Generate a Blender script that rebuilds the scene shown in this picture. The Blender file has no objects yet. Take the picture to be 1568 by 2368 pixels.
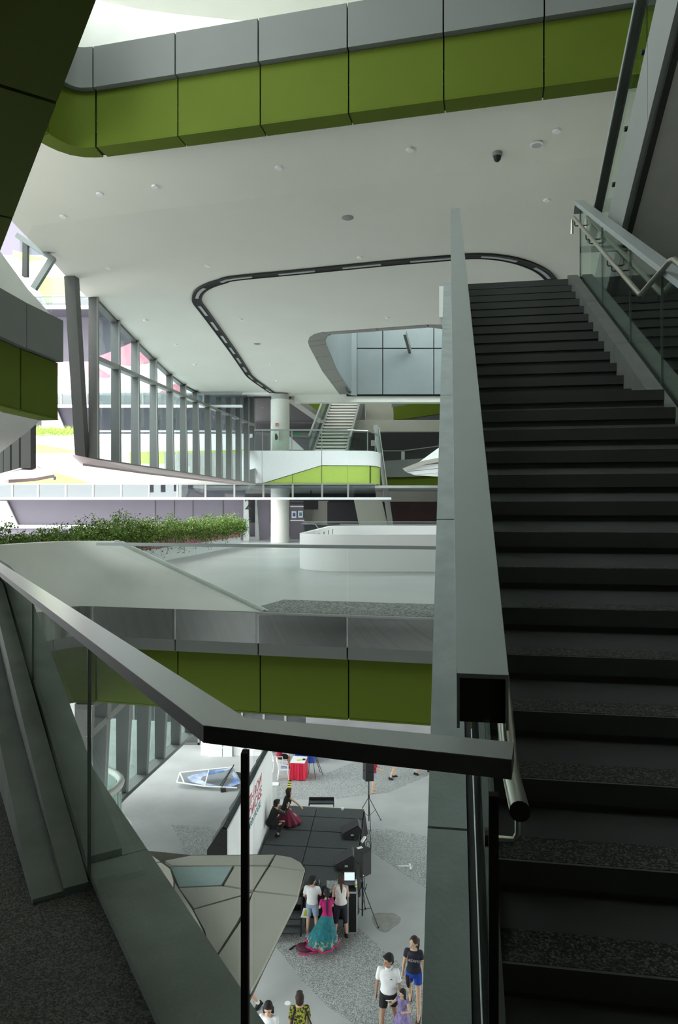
import bpy, bmesh, math, random
from mathutils import Vector, Matrix
from mathutils.geometry import tessellate_polygon
random.seed(7)
S = bpy.context.scene
COL = S.collection
F, CX, HY = 1579.0, 784.0, 1184.0      # focal length in pixels, image centre, horizon row
E = 11.3                               # eye height above the plaza (m)

# ---------------------------------------------------------------- camera, sky, exposure
cam_d = bpy.data.cameras.new('camera'); cam = bpy.data.objects.new('camera', cam_d); COL.objects.link(cam)
cam.location = (0, 0, E); cam.rotation_euler = (math.pi/2, 0, 0)
cam_d.sensor_fit = 'VERTICAL'; cam_d.sensor_height = 36.0; cam_d.lens = 36.0*F/2368.0
cam_d.clip_start = 0.05; cam_d.clip_end = 500
S.camera = cam
world = bpy.data.worlds.new('overcast_sky'); S.world = world; world.use_nodes = True
_bg = world.node_tree.nodes['Background']
_bg.inputs[0].default_value = (0.97, 1.0, 0.985, 1); _bg.inputs[1].default_value = 4.0
S.view_settings.view_transform = 'Standard'; S.view_settings.look = 'None'
S.view_settings.gamma = 1.0; S.view_settings.use_curve_mapping = False
S.view_settings.exposure = 0.97
S.cycles.max_bounces = 12; S.cycles.diffuse_bounces = 7; S.cycles.transparent_max_bounces = 16
S.cycles.caustics_reflective = False; S.cycles.caustics_refractive = False
S.cycles.sample_clamp_indirect = 6.0
try:
    S.cycles.use_denoising = True; S.cycles.denoiser = 'OPENIMAGEDENOISE'
except Exception: pass

# ---------------------------------------------------------------- materials
M = {}
def mat(name, col, rough=0.6, metal=0.0, noise=0.0, nscale=6.0, bump=0.0, bscale=80.0, spec=0.4, emit=None, estr=0.0, col2=None, detail=4.0, ramp=None):
    m = bpy.data.materials.new(name); m.use_nodes = True
    nt = m.node_tree; b = nt.nodes['Principled BSDF']
    b.inputs['Base Color'].default_value = (*col, 1); b.inputs['Roughness'].default_value = rough
    b.inputs['Metallic'].default_value = metal; b.inputs['Specular IOR Level'].default_value = spec
    tc = nt.nodes.new('ShaderNodeTexCoord')
    if noise > 0 or col2:
        n = nt.nodes.new('ShaderNodeTexNoise'); n.inputs['Scale'].default_value = nscale; n.inputs['Detail'].default_value = detail
        nt.links.new(tc.outputs['Object'], n.inputs['Vector'])
        r = nt.nodes.new('ShaderNodeValToRGB')
        lo, hi = ramp or (0.35, 0.65)
        r.color_ramp.elements[0].position = lo; r.color_ramp.elements[1].position = hi
        c2 = col2 or tuple(min(1, c*(1-noise)) for c in col)
        r.color_ramp.elements[0].color = (*c2, 1); r.color_ramp.elements[1].color = (*col, 1)
        nt.links.new(n.outputs['Fac'], r.inputs['Fac']); nt.links.new(r.outputs['Color'], b.inputs['Base Color'])
    if bump > 0:
        n2 = nt.nodes.new('ShaderNodeTexNoise'); n2.inputs['Scale'].default_value = bscale; n2.inputs['Detail'].default_value = 3
        nt.links.new(tc.outputs['Object'], n2.inputs['Vector'])
        bp = nt.nodes.new('ShaderNodeBump'); bp.inputs['Strength'].default_value = bump; bp.inputs['Distance'].default_value = 0.01
        nt.links.new(n2.outputs['Fac'], bp.inputs['Height']); nt.links.new(bp.outputs['Normal'], b.inputs['Normal'])
    if emit:
        b.inputs['Emission Color'].default_value = (*emit, 1); b.inputs['Emission Strength'].default_value = estr
    M[name] = m; return m
def aggregate(name, c1, c2, c3, scale, rough=0.8):      # exposed pebbles
    m = bpy.data.materials.new(name); m.use_nodes = True; nt = m.node_tree; b = nt.nodes['Principled BSDF']
    b.inputs['Roughness'].default_value = rough; b.inputs['Specular IOR Level'].default_value = 0.3
    tc = nt.nodes.new('ShaderNodeTexCoord'); v = nt.nodes.new('ShaderNodeTexVoronoi'); v.inputs['Scale'].default_value = scale
    nt.links.new(tc.outputs['Object'], v.inputs['Vector'])
    sep = nt.nodes.new('ShaderNodeSeparateColor'); nt.links.new(v.outputs['Color'], sep.inputs[0])
    r = nt.nodes.new('ShaderNodeValToRGB'); r.color_ramp.elements[0].color = (*c1, 1); r.color_ramp.elements[1].color = (*c3, 1)
    e = r.color_ramp.elements.new(0.5); e.color = (*c2, 1)
    nt.links.new(sep.outputs[0], r.inputs['Fac']); nt.links.new(r.outputs['Color'], b.inputs['Base Color'])
    bp = nt.nodes.new('ShaderNodeBump'); bp.inputs['Strength'].default_value = 0.5; bp.inputs['Distance'].default_value = 0.006; bp.invert = True
    nt.links.new(v.outputs['Distance'], bp.inputs['Height']); nt.links.new(bp.outputs['Normal'], b.inputs['Normal'])
    M[name] = m; return m
def glass(name, tint=(0.86, 0.94, 0.91), refl=0.06, rough=0.0):
    m = bpy.data.materials.new(name); m.use_nodes = True; nt = m.node_tree
    nt.nodes.remove(nt.nodes['Principled BSDF']); out = nt.nodes['Material Output']
    t = nt.nodes.new('ShaderNodeBsdfTransparent'); t.inputs[0].default_value = (*tint, 1)
    g = nt.nodes.new('ShaderNodeBsdfGlossy'); g.inputs['Roughness'].default_value = rough; g.inputs[0].default_value = (0.9, 0.95, 0.93, 1)
    fr = nt.nodes.new('ShaderNodeLayerWeight'); fr.inputs['Blend'].default_value = 0.5
    pw = nt.nodes.new('ShaderNodeMath'); pw.operation = 'POWER'; pw.inputs[1].default_value = 5.0
    nt.links.new(fr.outputs['Facing'], pw.inputs[0])
    mul = nt.nodes.new('ShaderNodeMath'); mul.operation = 'MULTIPLY_ADD'; mul.inputs[1].default_value = 0.5; mul.inputs[2].default_value = refl*0.5
    nt.links.new(pw.outputs[0], mul.inputs[0])
    mix = nt.nodes.new('ShaderNodeMixShader')
    nt.links.new(mul.outputs[0], mix.inputs[0]); nt.links.new(t.outputs[0], mix.inputs[1]); nt.links.new(g.outputs[0], mix.inputs[2])
    nt.links.new(mix.outputs[0], out.inputs['Surface']); M[name] = m; return m

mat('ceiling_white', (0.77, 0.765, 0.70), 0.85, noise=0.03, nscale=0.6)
mat('grey_panel', (0.19, 0.208, 0.20), 0.7, spec=0.2, noise=0.05, nscale=1.2)
mat('green_panel', (0.096, 0.138, 0.013), 0.75, spec=0.15, noise=0.06, nscale=1.0)
mat('lime_panel', (0.44, 0.60, 0.12), 0.45, noise=0.04)
mat('white_panel', (0.86, 0.88, 0.90), 0.5, noise=0.02)
mat('pink_panel', (0.62, 0.25, 0.32), 0.55, noise=0.08, nscale=3)
mat('pale_pink', (0.62, 0.50, 0.52), 0.5, noise=0.06, nscale=2)
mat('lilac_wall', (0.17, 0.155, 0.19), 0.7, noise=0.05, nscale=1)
mat('joint_dark', (0.02, 0.022, 0.02), 0.8)
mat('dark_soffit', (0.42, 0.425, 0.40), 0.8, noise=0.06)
mat('concrete', (0.52, 0.57, 0.54), 0.75, noise=0.16, nscale=2.5, bump=0.15, bscale=60)
mat('kerb_dark', (0.10, 0.108, 0.10), 0.7, noise=0.15, nscale=6)
mat('concrete_blue', (0.31, 0.36, 0.355), 0.7, noise=0.14, nscale=7, bump=0.12, bscale=50)
mat('kerb_concrete', (0.26, 0.30, 0.27), 0.75, noise=0.22, nscale=3.5, bump=0.15, bscale=60)
mat('parapet_concrete', (0.80, 0.83, 0.79), 0.7, noise=0.08, nscale=1.3)
mat('plaza_concrete', (0.42, 0.43, 0.43), 0.75, noise=0.14, nscale=0.7, bump=0.08, bscale=40)
mat('deck_concrete', (0.52, 0.545, 0.55), 0.38, noise=0.10, nscale=0.5)
aggregate('pebble', (0.13, 0.14, 0.14), (0.31, 0.325, 0.325), (0.56, 0.575, 0.575), 62.0)
aggregate('pebble_dark', (0.07, 0.075, 0.075), (0.19, 0.20, 0.20), (0.42, 0.44, 0.43), 45.0)
mat('stain', (0.31, 0.305, 0.285), 0.8, noise=0.2)
mat('store_glass', (0.06, 0.07, 0.07), 0.08, spec=0.8)
aggregate('pebble_stair', (0.003, 0.0035, 0.003), (0.010, 0.011, 0.010), (0.080, 0.082, 0.078), 150.0)
aggregate('landing_concrete', (0.035, 0.037, 0.032), (0.085, 0.09, 0.078), (0.17, 0.175, 0.155), 170.0)
mat('stair_paint', (0.050, 0.054, 0.053), 0.6, noise=0.06, nscale=3)
mat('stair_riser', (0.030, 0.033, 0.033), 0.7, noise=0.1, nscale=3)
mat('steel_satin', (0.40, 0.42, 0.42), 0.28, metal=0.6, noise=0.03)
mat('steel_rail', (0.29, 0.33, 0.33), 0.42, metal=0.35, noise=0.03)
mat('steel_tube', (0.60, 0.60, 0.54), 0.3, metal=0.9)
mat('steel_shaded_side', (0.13, 0.13, 0.13), 0.6)  # darker steel copy, puts shade into the landing cap's sides and underside
mat('hollow_black', (0.012, 0.012, 0.012), 0.9)  # near-black that paints the shade inside hollows, also used on glass edges
mat('mullion_grey', (0.125, 0.128, 0.125), 0.5, noise=0.05)
mat('mullion_light', (0.30, 0.305, 0.295), 0.5)
mat('lip_grey', (0.27, 0.26, 0.245), 0.6, noise=0.04)
mat('column_white', (0.74, 0.74, 0.69), 0.6, noise=0.03)
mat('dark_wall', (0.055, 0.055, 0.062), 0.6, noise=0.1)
mat('red_dark_wall', (0.08, 0.045, 0.045), 0.5, noise=0.2, nscale=1.5)
mat('beige_wall', (0.46, 0.46, 0.40), 0.7, noise=0.05, nscale=1)
mat('frost_glass', (0.165, 0.195, 0.20), 0.35, noise=0.08, nscale=1.0)
mat('white_gloss', (0.88, 0.89, 0.90), 0.35)
mat('led_strip', (0.42, 0.44, 0.43), 0.4)
mat('lamp_white', (0.9, 0.9, 0.9), 0.3)
mat('leaf', (0.16, 0.30, 0.05), 0.55, col2=(0.06, 0.14, 0.02), nscale=3.0, ramp=(0.3, 0.7))
mat('leaf_pale', (0.42, 0.58, 0.12), 0.55, col2=(0.22, 0.38, 0.06), nscale=3.0, ramp=(0.3, 0.7))
mat('stem', (0.12, 0.11, 0.05), 0.8)
mat('canopy_tan', (0.46, 0.45, 0.395), 0.5, noise=0.06, nscale=0.8)
mat('canopy_joint', (0.07, 0.065, 0.05), 0.8)
mat('canopy_glass', (0.36, 0.47, 0.46), 0.2, noise=0.04)
mat('red_sign', (0.5, 0.02, 0.03), 0.5)
mat('green_sign', (0.02, 0.25, 0.10), 0.5)
mat('black_plastic', (0.018, 0.018, 0.02), 0.5)
mat('print_white', (0.85, 0.85, 0.85), 0.6)
glass('guard_glass', (0.90, 0.955, 0.93), 0.05); glass('clear_glass', (0.965, 0.985, 0.975), 0.04); glass('window_glass', (0.80, 0.86, 0.86), 0.10)
glass('drop_glass', (0.78, 0.82, 0.84), 0.12)
glass('sky_glass', (0.88, 0.92, 0.92), 0.05)
glass('sky_glass_clear', (0.90, 0.93, 0.92), 0.05)
mat('glass_edge', (0.05, 0.075, 0.06), 0.3)

# ---------------------------------------------------------------- geometry helpers (z is relative to the eye level in W)
def W(p): return Vector((p[0], p[1], p[2]+E))
def P(px, py, d): return Vector(((px-CX)/F*d, d, (HY-py)/F*d))
def Pz(px, py, z): return P(px, py, z*F/(HY-py))
class MB:
    def __init__(s): s.v = []; s.f = []; s.m = []
    def add(s, vs, fs, mi=0):
        o = len(s.v); s.v += [tuple(v) for v in vs]; s.f += [tuple(i+o for i in f) for f in fs]; s.m += [mi]*len(fs); return s
    def hexa(s, b, t, mi=0):             # two matching loops (bottom, top)
        n = len(b)
        return s.add(list(b)+list(t), [tuple(reversed(range(n))), tuple(range(n, 2*n))]+[(i, (i+1) % n, n+(i+1) % n, n+i) for i in range(n)], mi)
    def box(s, c, sz, rz=0.0, mi=0):
        cs, sn = math.cos(rz), math.sin(rz); hx, hy, hz = sz[0]/2, sz[1]/2, sz[2]/2
        q = [(-hx, -hy), (hx, -hy), (hx, hy), (-hx, hy)]
        q = [(c[0]+x*cs-y*sn, c[1]+x*sn+y*cs) for x, y in q]
        return s.hexa([(x, y, c[2]-hz) for x, y in q], [(x, y, c[2]+hz) for x, y in q], mi)
    def prism(s, poly, z0, z1, mi=0):
        a = sum(poly[i][0]*poly[(i+1) % len(poly)][1]-poly[(i+1) % len(poly)][0]*poly[i][1] for i in range(len(poly)))
        if a < 0: poly = poly[::-1]
        n = len(poly); vs = [(x, y, z0) for x, y in poly]+[(x, y, z1) for x, y in poly]
        tr = tessellate_polygon([[Vector((x, y, 0)) for x, y in poly]])
        fs = []
        for t in tr:
            A, B, C = [poly[i] for i in t]
            if (B[0]-A[0])*(C[1]-A[1])-(B[1]-A[1])*(C[0]-A[0]) < 0: t = t[::-1]
            fs += [tuple(reversed(t)), tuple(i+n for i in t)]
        fs += [(i, (i+1) % n, n+(i+1) % n, n+i) for i in range(n)]
        return s.add(vs, fs, mi)
    def xz(s, poly, y0, y1, mi=0):       # polygon in x,z extruded along y
        k = MB().prism([(p[0], p[1]) for p in poly], 0, 1)
        return s.add([(v[0], y0 if v[2] == 0 else y1, v[1]) for v in k.v], [tuple(reversed(f)) for f in k.f], mi)
    def ext(s, poly, vec, mi=0):         # planar 3d polygon extruded by a vector
        poly = [Vector(p) for p in poly]; vec = Vector(vec); n = len(poly)
        nrm = Vector((0, 0, 0))
        for i in range(n): nrm += poly[i].cross(poly[(i+1) % n])
        if nrm.dot(vec) < 0: poly = poly[::-1]
        tr = tessellate_polygon([poly]); fs = []
        for t in tr:
            q = (poly[t[1]]-poly[t[0]]).cross(poly[t[2]]-poly[t[0]])
            if q.dot(vec) < 0: t = t[::-1]
            fs += [tuple(reversed(t)), tuple(i+n for i in t)]
        fs += [(i, (i+1) % n, n+(i+1) % n, n+i) for i in range(n)]
        return s.add(poly+[p+vec for p in poly], fs, mi)
    def tube(s, pts, r, n=10, mi=0, cap=True):
        pts = [Vector(p) for p in pts]; rs = r if isinstance(r, (list, tuple)) else [r]*len(pts)
        rings = []; up = None
        for i, p in enumerate(pts):
            t = (pts[min(i+1, len(pts)-1)]-pts[max(i-1, 0)]).normalized()
            if up is None:
                up = Vector((0, 0, 1)) if abs(t.z) < 0.9 else Vector((1, 0, 0))
            a = t.cross(up).normalized(); up = a.cross(t).normalized()
            rings.append([p+(a*math.cos(2*math.pi*k/n)+up*math.sin(2*math.pi*k/n))*rs[i] for k in range(n)])
        vs = [v for g in rings for v in g]; fs = []
        for i in range(len(pts)-1):
            for k in range(n):
                fs.append((i*n+k, i*n+(k+1) % n, (i+1)*n+(k+1) % n, (i+1)*n+k))
        if cap: fs += [tuple(reversed(range(n))), tuple(range((len(pts)-1)*n, len(pts)*n))]
        return s.add(vs, [tuple(reversed(f)) for f in fs], mi)
    def beam(s, a, b, w, h, up=(0, 0, 1), mi=0):   # rectangular bar, w sideways, h along up
        a, b, up = Vector(a), Vector(b), Vector(up); t = (b-a).normalized(); sd = t.cross(up).normalized(); u = sd.cross(t).normalized()
        q = [(-w/2, -h/2), (w/2, -h/2), (w/2, h/2), (-w/2, h/2)]
        return s.hexa([b+sd*x+u*y for x, y in q], [a+sd*x+u*y for x, y in q], mi)
    def lathe(s, prof, c=(0, 0, 0), n=20, mi=0):
        vs = []; fs = []
        for r, z in prof:
            vs += [(c[0]+r*math.cos(2*math.pi*k/n), c[1]+r*math.sin(2*math.pi*k/n), c[2]+z) for k in range(n)]
        for i in range(len(prof)-1):
            for k in range(n): fs.append((i*n+k, i*n+(k+1) % n, (i+1)*n+(k+1) % n, (i+1)*n+k))
        fs += [tuple(reversed(range(n))), tuple(range((len(prof)-1)*n, len(prof)*n))]
        return s.add(vs, fs, mi)
    def wallstrip(s, path, z0s, z1s, th, mi=0):    # vertical strip along plan path, thickness to the left (+normal)
        nrm = []
        for i in range(len(path)):
            a = path[max(i-1, 0)]; b = path[min(i+1, len(path)-1)]; l = math.hypot(b[0]-a[0], b[1]-a[1])
            nrm.append((-(b[1]-a[1])/l, (b[0]-a[0])/l))
        z0s = z0s if isinstance(z0s, (list, tuple)) else [z0s]*len(path); z1s = z1s if isinstance(z1s, (list, tuple)) else [z1s]*len(path)
        vs = []; fs = []
        for (x, y), (nx, ny), a, b in zip(path, nrm, z0s, z1s):
            vs += [(x, y, a), (x+nx*th, y+ny*th, a), (x+nx*th, y+ny*th, b), (x, y, b)]
        for i in range(len(path)-1):
            for k in range(4): fs.append((i*4+k, i*4+(k+1) % 4, (i+1)*4+(k+1) % 4, (i+1)*4+k))
        n = len(path); fs = [tuple(reversed(f)) for f in fs] if th > 0 else fs
        caps = [(0, 1, 2, 3), ((n-1)*4+3, (n-1)*4+2, (n-1)*4+1, (n-1)*4)]
        fs += caps if th > 0 else [tuple(reversed(f)) for f in caps]
        return s.add(vs, fs, mi)

def mkmesh(name, mb, mats, off=(0, 0, 0), smooth=False):
    me = bpy.data.meshes.new(name)
    me.from_pydata([(v[0]-off[0], v[1]-off[1], v[2]-off[2]) for v in mb.v], [], mb.f)
    for m in (mats if isinstance(mats, (list, tuple)) else [mats]): me.materials.append(M[m] if isinstance(m, str) else m)
    for p, k in zip(me.polygons, mb.m): p.material_index = k
    me.update()
    if smooth: smoothen(me)
    return me
def smoothen(me, ang=40):
    me.polygons.foreach_set('use_smooth', [True]*len(me.polygons))
    try: me.set_sharp_from_angle(angle=math.radians(ang))
    except Exception: pass
def tag(o, label=None, cat=None, group=None, kind=None):
    if label: o['label'] = label
    if cat: o['category'] = cat
    if group: o['group'] = group
    if kind: o['kind'] = kind
    return o
def obj(name, mb, mats, parent=None, local=False, smooth=False, label=None, kind=None):
    """mb in eye-relative coordinates (local=True: in the parent's own frame)."""
    if local: off = (0, 0, 0); 
    elif parent is not None:
        w = ROOTLOC[parent.name]; off = (w[0], w[1], w[2]-E)
    else: off = (0, 0, -E)
    o = bpy.data.objects.new(name, mkmesh(name, mb, mats, off, smooth)); COL.objects.link(o)
    if parent is not None: o.parent = parent; ROOTLOC[o.name] = ROOTLOC.get(parent.name, (0, 0, 0))
    if label: o['label'] = label
    if kind: o['kind'] = kind
    return o
ROOTLOC = {}
def root(name, loc, label, cat, group=None, kind=None, rz=0.0):
    o = bpy.data.objects.new(name, None); COL.objects.link(o); o.empty_display_size = 0.2
    o.location = W(loc); o.rotation_euler = (0, 0, rz); ROOTLOC[o.name] = tuple(o.location)
    return tag(o, label, cat, group, kind)
def single(name, mb, mats, label, cat, group=None, kind=None, smooth=False):
    """top-level one-mesh thing, origin at its base centre"""
    xs = [v[0] for v in mb.v]; ys = [v[1] for v in mb.v]; zs = [v[2] for v in mb.v]
    c = ((min(xs)+max(xs))/2, (min(ys)+max(ys))/2, min(zs))
    o = bpy.data.objects.new(name, mkmesh(name, mb, mats, c, smooth)); COL.objects.link(o); o.location = W(c)
    return tag(o, label, cat, group, kind)
def rectpx(mb, x0, y0, x1, y1, d, th=0.1, mi=0):   # upright slab whose front face spans these pixels at depth d
    a = P(x0, y1, d); b = P(x1, y0, d)
    return mb.box(((a.x+b.x)/2, d+th/2, (a.z+b.z)/2), (abs(b.x-a.x), th, abs(b.z-a.z)), 0, mi)
def polypx(mb, pts, d, th=0.1, mi=0):
    return mb.xz([(P(x, y, d).x, P(x, y, d).z) for x, y in pts], d, d+th, mi)
# ================================================================ STRUCTURE
GZ, FL, ML, UL = -11.3, -1.61, 3.30, 7.93
def stag(o, label, cat): return tag(o, label, cat, kind='structure')
def slab(mb, outer, holes, z0, z1, mi=0):
    loops = [[Vector((x, y, 0)) for x, y in lp] for lp in [outer]+holes]
    flat = [p for lp in loops for p in lp]; n = len(flat)
    fs = []
    for t in tessellate_polygon(loops):
        A, B, C = [flat[i] for i in t]
        if (B.x-A.x)*(C.y-A.y)-(B.y-A.y)*(C.x-A.x) < 0: t = t[::-1]
        fs += [tuple(reversed(t)), tuple(i+n for i in t)]
    o = 0
    for lp in loops:
        k = len(lp)
        a = sum(lp[i].x*lp[(i+1) % k].y-lp[(i+1) % k].x*lp[i].y for i in range(k))
        ccw = (a > 0) == (o == 0)
        for i in range(k):
            f = (o+i, o+(i+1) % k, n+o+(i+1) % k, n+o+i)
            fs.append(f if ccw else tuple(reversed(f)))
        o += k
    return mb.add([(p.x, p.y, z0) for p in flat]+[(p.x, p.y, z1) for p in flat], fs, mi)
A0 = (1.414, 10.34); UD = (-0.9744, 0.225)
def fl(s): return (A0[0]+UD[0]*s, A0[1]+UD[1]*s)
def s_px(px):
    k = (px-CX)/F
    return (A0[0]-A0[1]*k)/(-UD[0]+UD[1]*k)
def offp(path, d):
    out = []
    for i in range(len(path)):
        a = path[max(i-1, 0)]; b = path[min(i+1, len(path)-1)]; l = math.hypot(b[0]-a[0], b[1]-a[1])
        out.append((path[i][0]-(b[1]-a[1])/l*d, path[i][1]+(b[0]-a[0])/l*d))
    return out
def shrink(path, g):
    a, b = path[0], path[1]; l = math.hypot(b[0]-a[0], b[1]-a[1]); p = list(path)
    p[0] = (a[0]+(b[0]-a[0])/l*g, a[1]+(b[1]-a[1])/l*g)
    a, b = p[-1], p[-2]; l = math.hypot(b[0]-a[0], b[1]-a[1])
    p[-1] = (a[0]+(b[0]-a[0])/l*g, a[1]+(b[1]-a[1])/l*g)
    return p
def smooth_path(pts, n=6):      # Catmull-Rom through plan points
    out = []
    for i in range(len(pts)-1):
        p0 = pts[max(i-1, 0)]; p1 = pts[i]; p2 = pts[i+1]; p3 = pts[min(i+2, len(pts)-1)]
        for k in range(n):
            t = k/n
            out.append(tuple(0.5*((2*p1[j])+(-p0[j]+p2[j])*t+(2*p0[j]-5*p1[j]+4*p2[j]-p3[j])*t*t+(-p0[j]+3*p1[j]-3*p2[j]+p3[j])*t**3) for j in range(len(p1))))
    out.append(tuple(pts[-1])); return out
AL = fl(s_px(215))
CURVE = smooth_path([AL, (-4.50, 11.62), (-4.72, 11.28), (-4.84, 10.7), (-4.87, 9.9)], 4)
LEFT = [(-4.87, 9.9), (-4.70, 9.1), (-4.2, 8.2), (-3.62, 7.2)]

# ---- plaza floor, deck, landing, mid floor
stag(obj('floor', MB().box((-6, 22, GZ-0.1), (70, 60, 0.2)), 'plaza_concrete'), 'pale grey polished concrete plaza floor at the bottom', 'floor')
def rrect(x0, y0, x1, y1, r, n=6):
    out = []
    for cx, cy, a0 in ((x1-r, y0+r, -90), (x1-r, y1-r, 0), (x0+r, y1-r, 90), (x0+r, y0+r, 180)):
        for k in range(n+1):
            a = math.radians(a0+90*k/n); out.append((cx+r*math.cos(a), cy+r*math.sin(a)))
    return out
WELL = rrect(-1.0, 18.5, 9.0, 31.0, 1.3)
WELL = [(x+max(0, (y-19.8))*0.07*(1-(x+1)/10), y) for x, y in WELL]
deck_poly = [fl(-12), fl(0)]+[fl(s_px(p)) for p in (800, 590, 397)]+CURVE+[(-7.6, 9.9), (-7.6, 52), (16, 52), (16, 7.64)]
mb = MB(); slab(mb, deck_poly, [WELL], FL-0.5, FL-0.005)
stag(obj('deck_floor', mb, 'deck_concrete'), 'smooth light concrete deck behind the glass balustrade', 'floor')
gp = [fl(-12), fl(-4), fl(s_px(1003)), fl(s_px(800)), fl(s_px(590)), fl(s_px(480))]
gb = [(x+0.33, y+1.55) for x, y in gp]; gb[-1] = (gb[-1][0]+0.5, gb[-1][1]-1.0)
stag(obj('gravel_strip', MB().prism([(x+0.03, y+0.12) for x, y in gp]+gb[::-1], FL-0.004, FL+0.003), 'pebble_dark'), 'dark pebble-wash strip along the deck edge behind glass', 'floor')
land = [(-0.28, 1.66), (-3.1, 6.3), (-3.62, 7.2), (-4.2, 8.2), (-4.70, 9.1), (-4.87, 9.9), (-7.6, 9.9), (-7.6, -4), (9, -4), (9, 0.4), (0.62, 1.76), (0.30, 1.54)]
stag(obj('landing_floor', MB().prism(land, FL-0.45, FL), 'landing_concrete'), 'dark rough concrete landing floor inside the left guard', 'floor')

# ---- fascias: grey and green cladding panels
def fascia(name, segs, ztop, loc, label, green='green_panel', grey='grey_panel'):
    r = root(name, loc, label, 'fascia', kind='structure')
    whole = [p for s in segs for p in s[:-1]]+[segs[-1][-1]]
    obj('backing', MB().wallstrip(offp(whole, -0.16), ztop-1.60, ztop-0.03, -0.25).wallstrip(offp(whole, -0.14), ztop-1.632, ztop-1.60, -0.28), 'joint_dark', r)
    for s in segs:
        g = shrink(s, 0.011)
        obj('grey_panel', MB().wallstrip(g, ztop-0.69, ztop, -0.145), grey, r, smooth=True)
        q = shrink(offp(s, -0.10), 0.011)
        k = MB().wallstrip(q, ztop-1.63, ztop-0.705, -0.05)
        k.wallstrip(offp(q, 0.006), ztop-1.66, ztop-1.635, -0.34)
        obj('green_panel', k, green, r, smooth=True)
    return r
def fsegs(pxs): return [[fl(s_px(a)), fl(s_px(b))] for a, b in zip(pxs[:-1], pxs[1:])]
right_s = [[fl(-6.6), fl(-5.1)], [fl(-5.1), fl(s_px(1500))], [fl(s_px(1500)), fl(s_px(1259))]]
main_s = fsegs([1259, 1025, 803, 597, 405, 215])
left_s = [CURVE[:9], CURVE[8:], LEFT[:3], LEFT[2:]]
fascia('upper_fascia', right_s+main_s+left_s[:2], UL, (-1.5, 11, 6.2), 'high curved slab edge of grey over green panels below the sloped parapet')
fascia('lower_fascia', right_s+main_s+left_s, FL, (-1.5, 11, -3.3), 'slab edge of grey over olive green panels under the deck balustrade')
MIDL = [(-4.61, 11.43), (-4.78, 10.45), (-4.86, 9.45), (-4.55, 8.5), (-3.95, 7.32), (-3.30, 6.28), (-2.65, 5.26)]
q = (-2.3, 4.67); dq = (0.5405, -0.8414)
MIDL2 = [(q[0]+dq[0]*t, q[1]+dq[1]*t) for t in (0.0, 1.235, 2.435, 3.635, 4.835, 6.035, 7.235, 8.4)]
mids = [[MIDL[i], MIDL[i+1]] for i in range(len(MIDL)-1)]+[[MIDL[-1], MIDL2[0]]]+[[MIDL2[i], MIDL2[i+1]] for i in range(len(MIDL2)-1)]
fascia('gallery_fascia', mids, 3.2, (-4, 9, 1.5), 'slab edge of grey over green panels of the left gallery with pointed end')

# ---- slabs behind the fascias
W9 = [(-9.8, 19.7), (-9.8, -4), (3.0, -4)]
gal = offp(MIDL+MIDL2, -0.36)
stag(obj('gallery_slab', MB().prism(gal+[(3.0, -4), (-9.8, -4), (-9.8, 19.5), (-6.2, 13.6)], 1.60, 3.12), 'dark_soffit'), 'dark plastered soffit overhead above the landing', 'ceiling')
stag(obj('soffit_shade_patch', MB().prism([(P(-60, 105, 1.6*F/1079).x, 2.0), (P(35, 115, 2).x*1.2, 2.35), (-1.15, 2.4), (-1.52, 2.78), (-2.6, 2.2)], 1.585, 1.60), 'hollow_black'), 'flat black patch painted as a shaded recess in the dark soffit', 'ceiling')  # thin black sheet, colour standing in for the shade of a recess
# solid parapets with sloping ends
def parapet(name, path, tops, bottom, th, mt, label):
    k = MB(); n = len(path); bat = 0.30
    tp_ = [offp(path, -bat*max(0, (t_-bottom))/1.1)[i] for i, t_ in enumerate(tops)]; bk_ = offp(tp_, th); bb = offp(path, th)
    for i in range(n-1):
        k.add([(*path[i], bottom), (*path[i+1], bottom), (*tp_[i+1], tops[i+1]), (*tp_[i], tops[i])], [(0, 1, 2, 3)])
    for i in range(n-1):
        k.add([(*tp_[i], tops[i]), (*tp_[i+1], tops[i+1]), (*bk_[i+1], tops[i+1]), (*bk_[i], tops[i])], [(0, 1, 2, 3)])
        k.add([(*bk_[i], tops[i]), (*bk_[i+1], tops[i+1]), (*bb[i+1], bottom), (*bb[i], bottom)], [(0, 1, 2, 3)])
    o = obj(name, k, mt)
    bm_ = bmesh.new(); bm_.from_mesh(o.data); bmesh.ops.remove_doubles(bm_, verts=bm_.verts, dist=0.001); bm_.to_mesh(o.data); bm_.free(); smoothen(o.data, 35)
    return stag(o, label, 'parapet')
pp = MIDL[:4]
parapet('gallery_parapet', offp([(-4.63, 11.35), (-4.74, 10.75), (-4.80, 10.3), (-4.87, 9.6), (-4.6, 8.6)], -0.06), [3.2, 3.52, 3.86, 4.35, 4.4], 3.1, -0.2, 'parapet_concrete', 'pale sloping concrete parapet on the left gallery fascia')
upath = [fl(s_px(592)), fl(s_px(500)), fl(s_px(397)), fl(s_px(300)), AL]+CURVE[1:]
parapet('upper_parapet', offp(upath, -0.04), [UL-0.02, 8.13, 8.38, 8.65, 8.95]+[9.0]*(len(CURVE)-1), UL-0.1, -0.2, 'parapet_concrete', 'pale sloping concrete parapet above the high fascia')
dpath = [fl(s_px(607)), fl(s_px(240)), AL]+CURVE[1:]+LEFT[1:3]
parapet('deck_parapet', offp(dpath, -0.035), [FL, -0.515, -0.515]+[-0.515]*(len(CURVE)-1+2), FL-0.03, -0.22, 'parapet_concrete', 'pale green-white concrete parapet sloping down to the deck edge')
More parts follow.
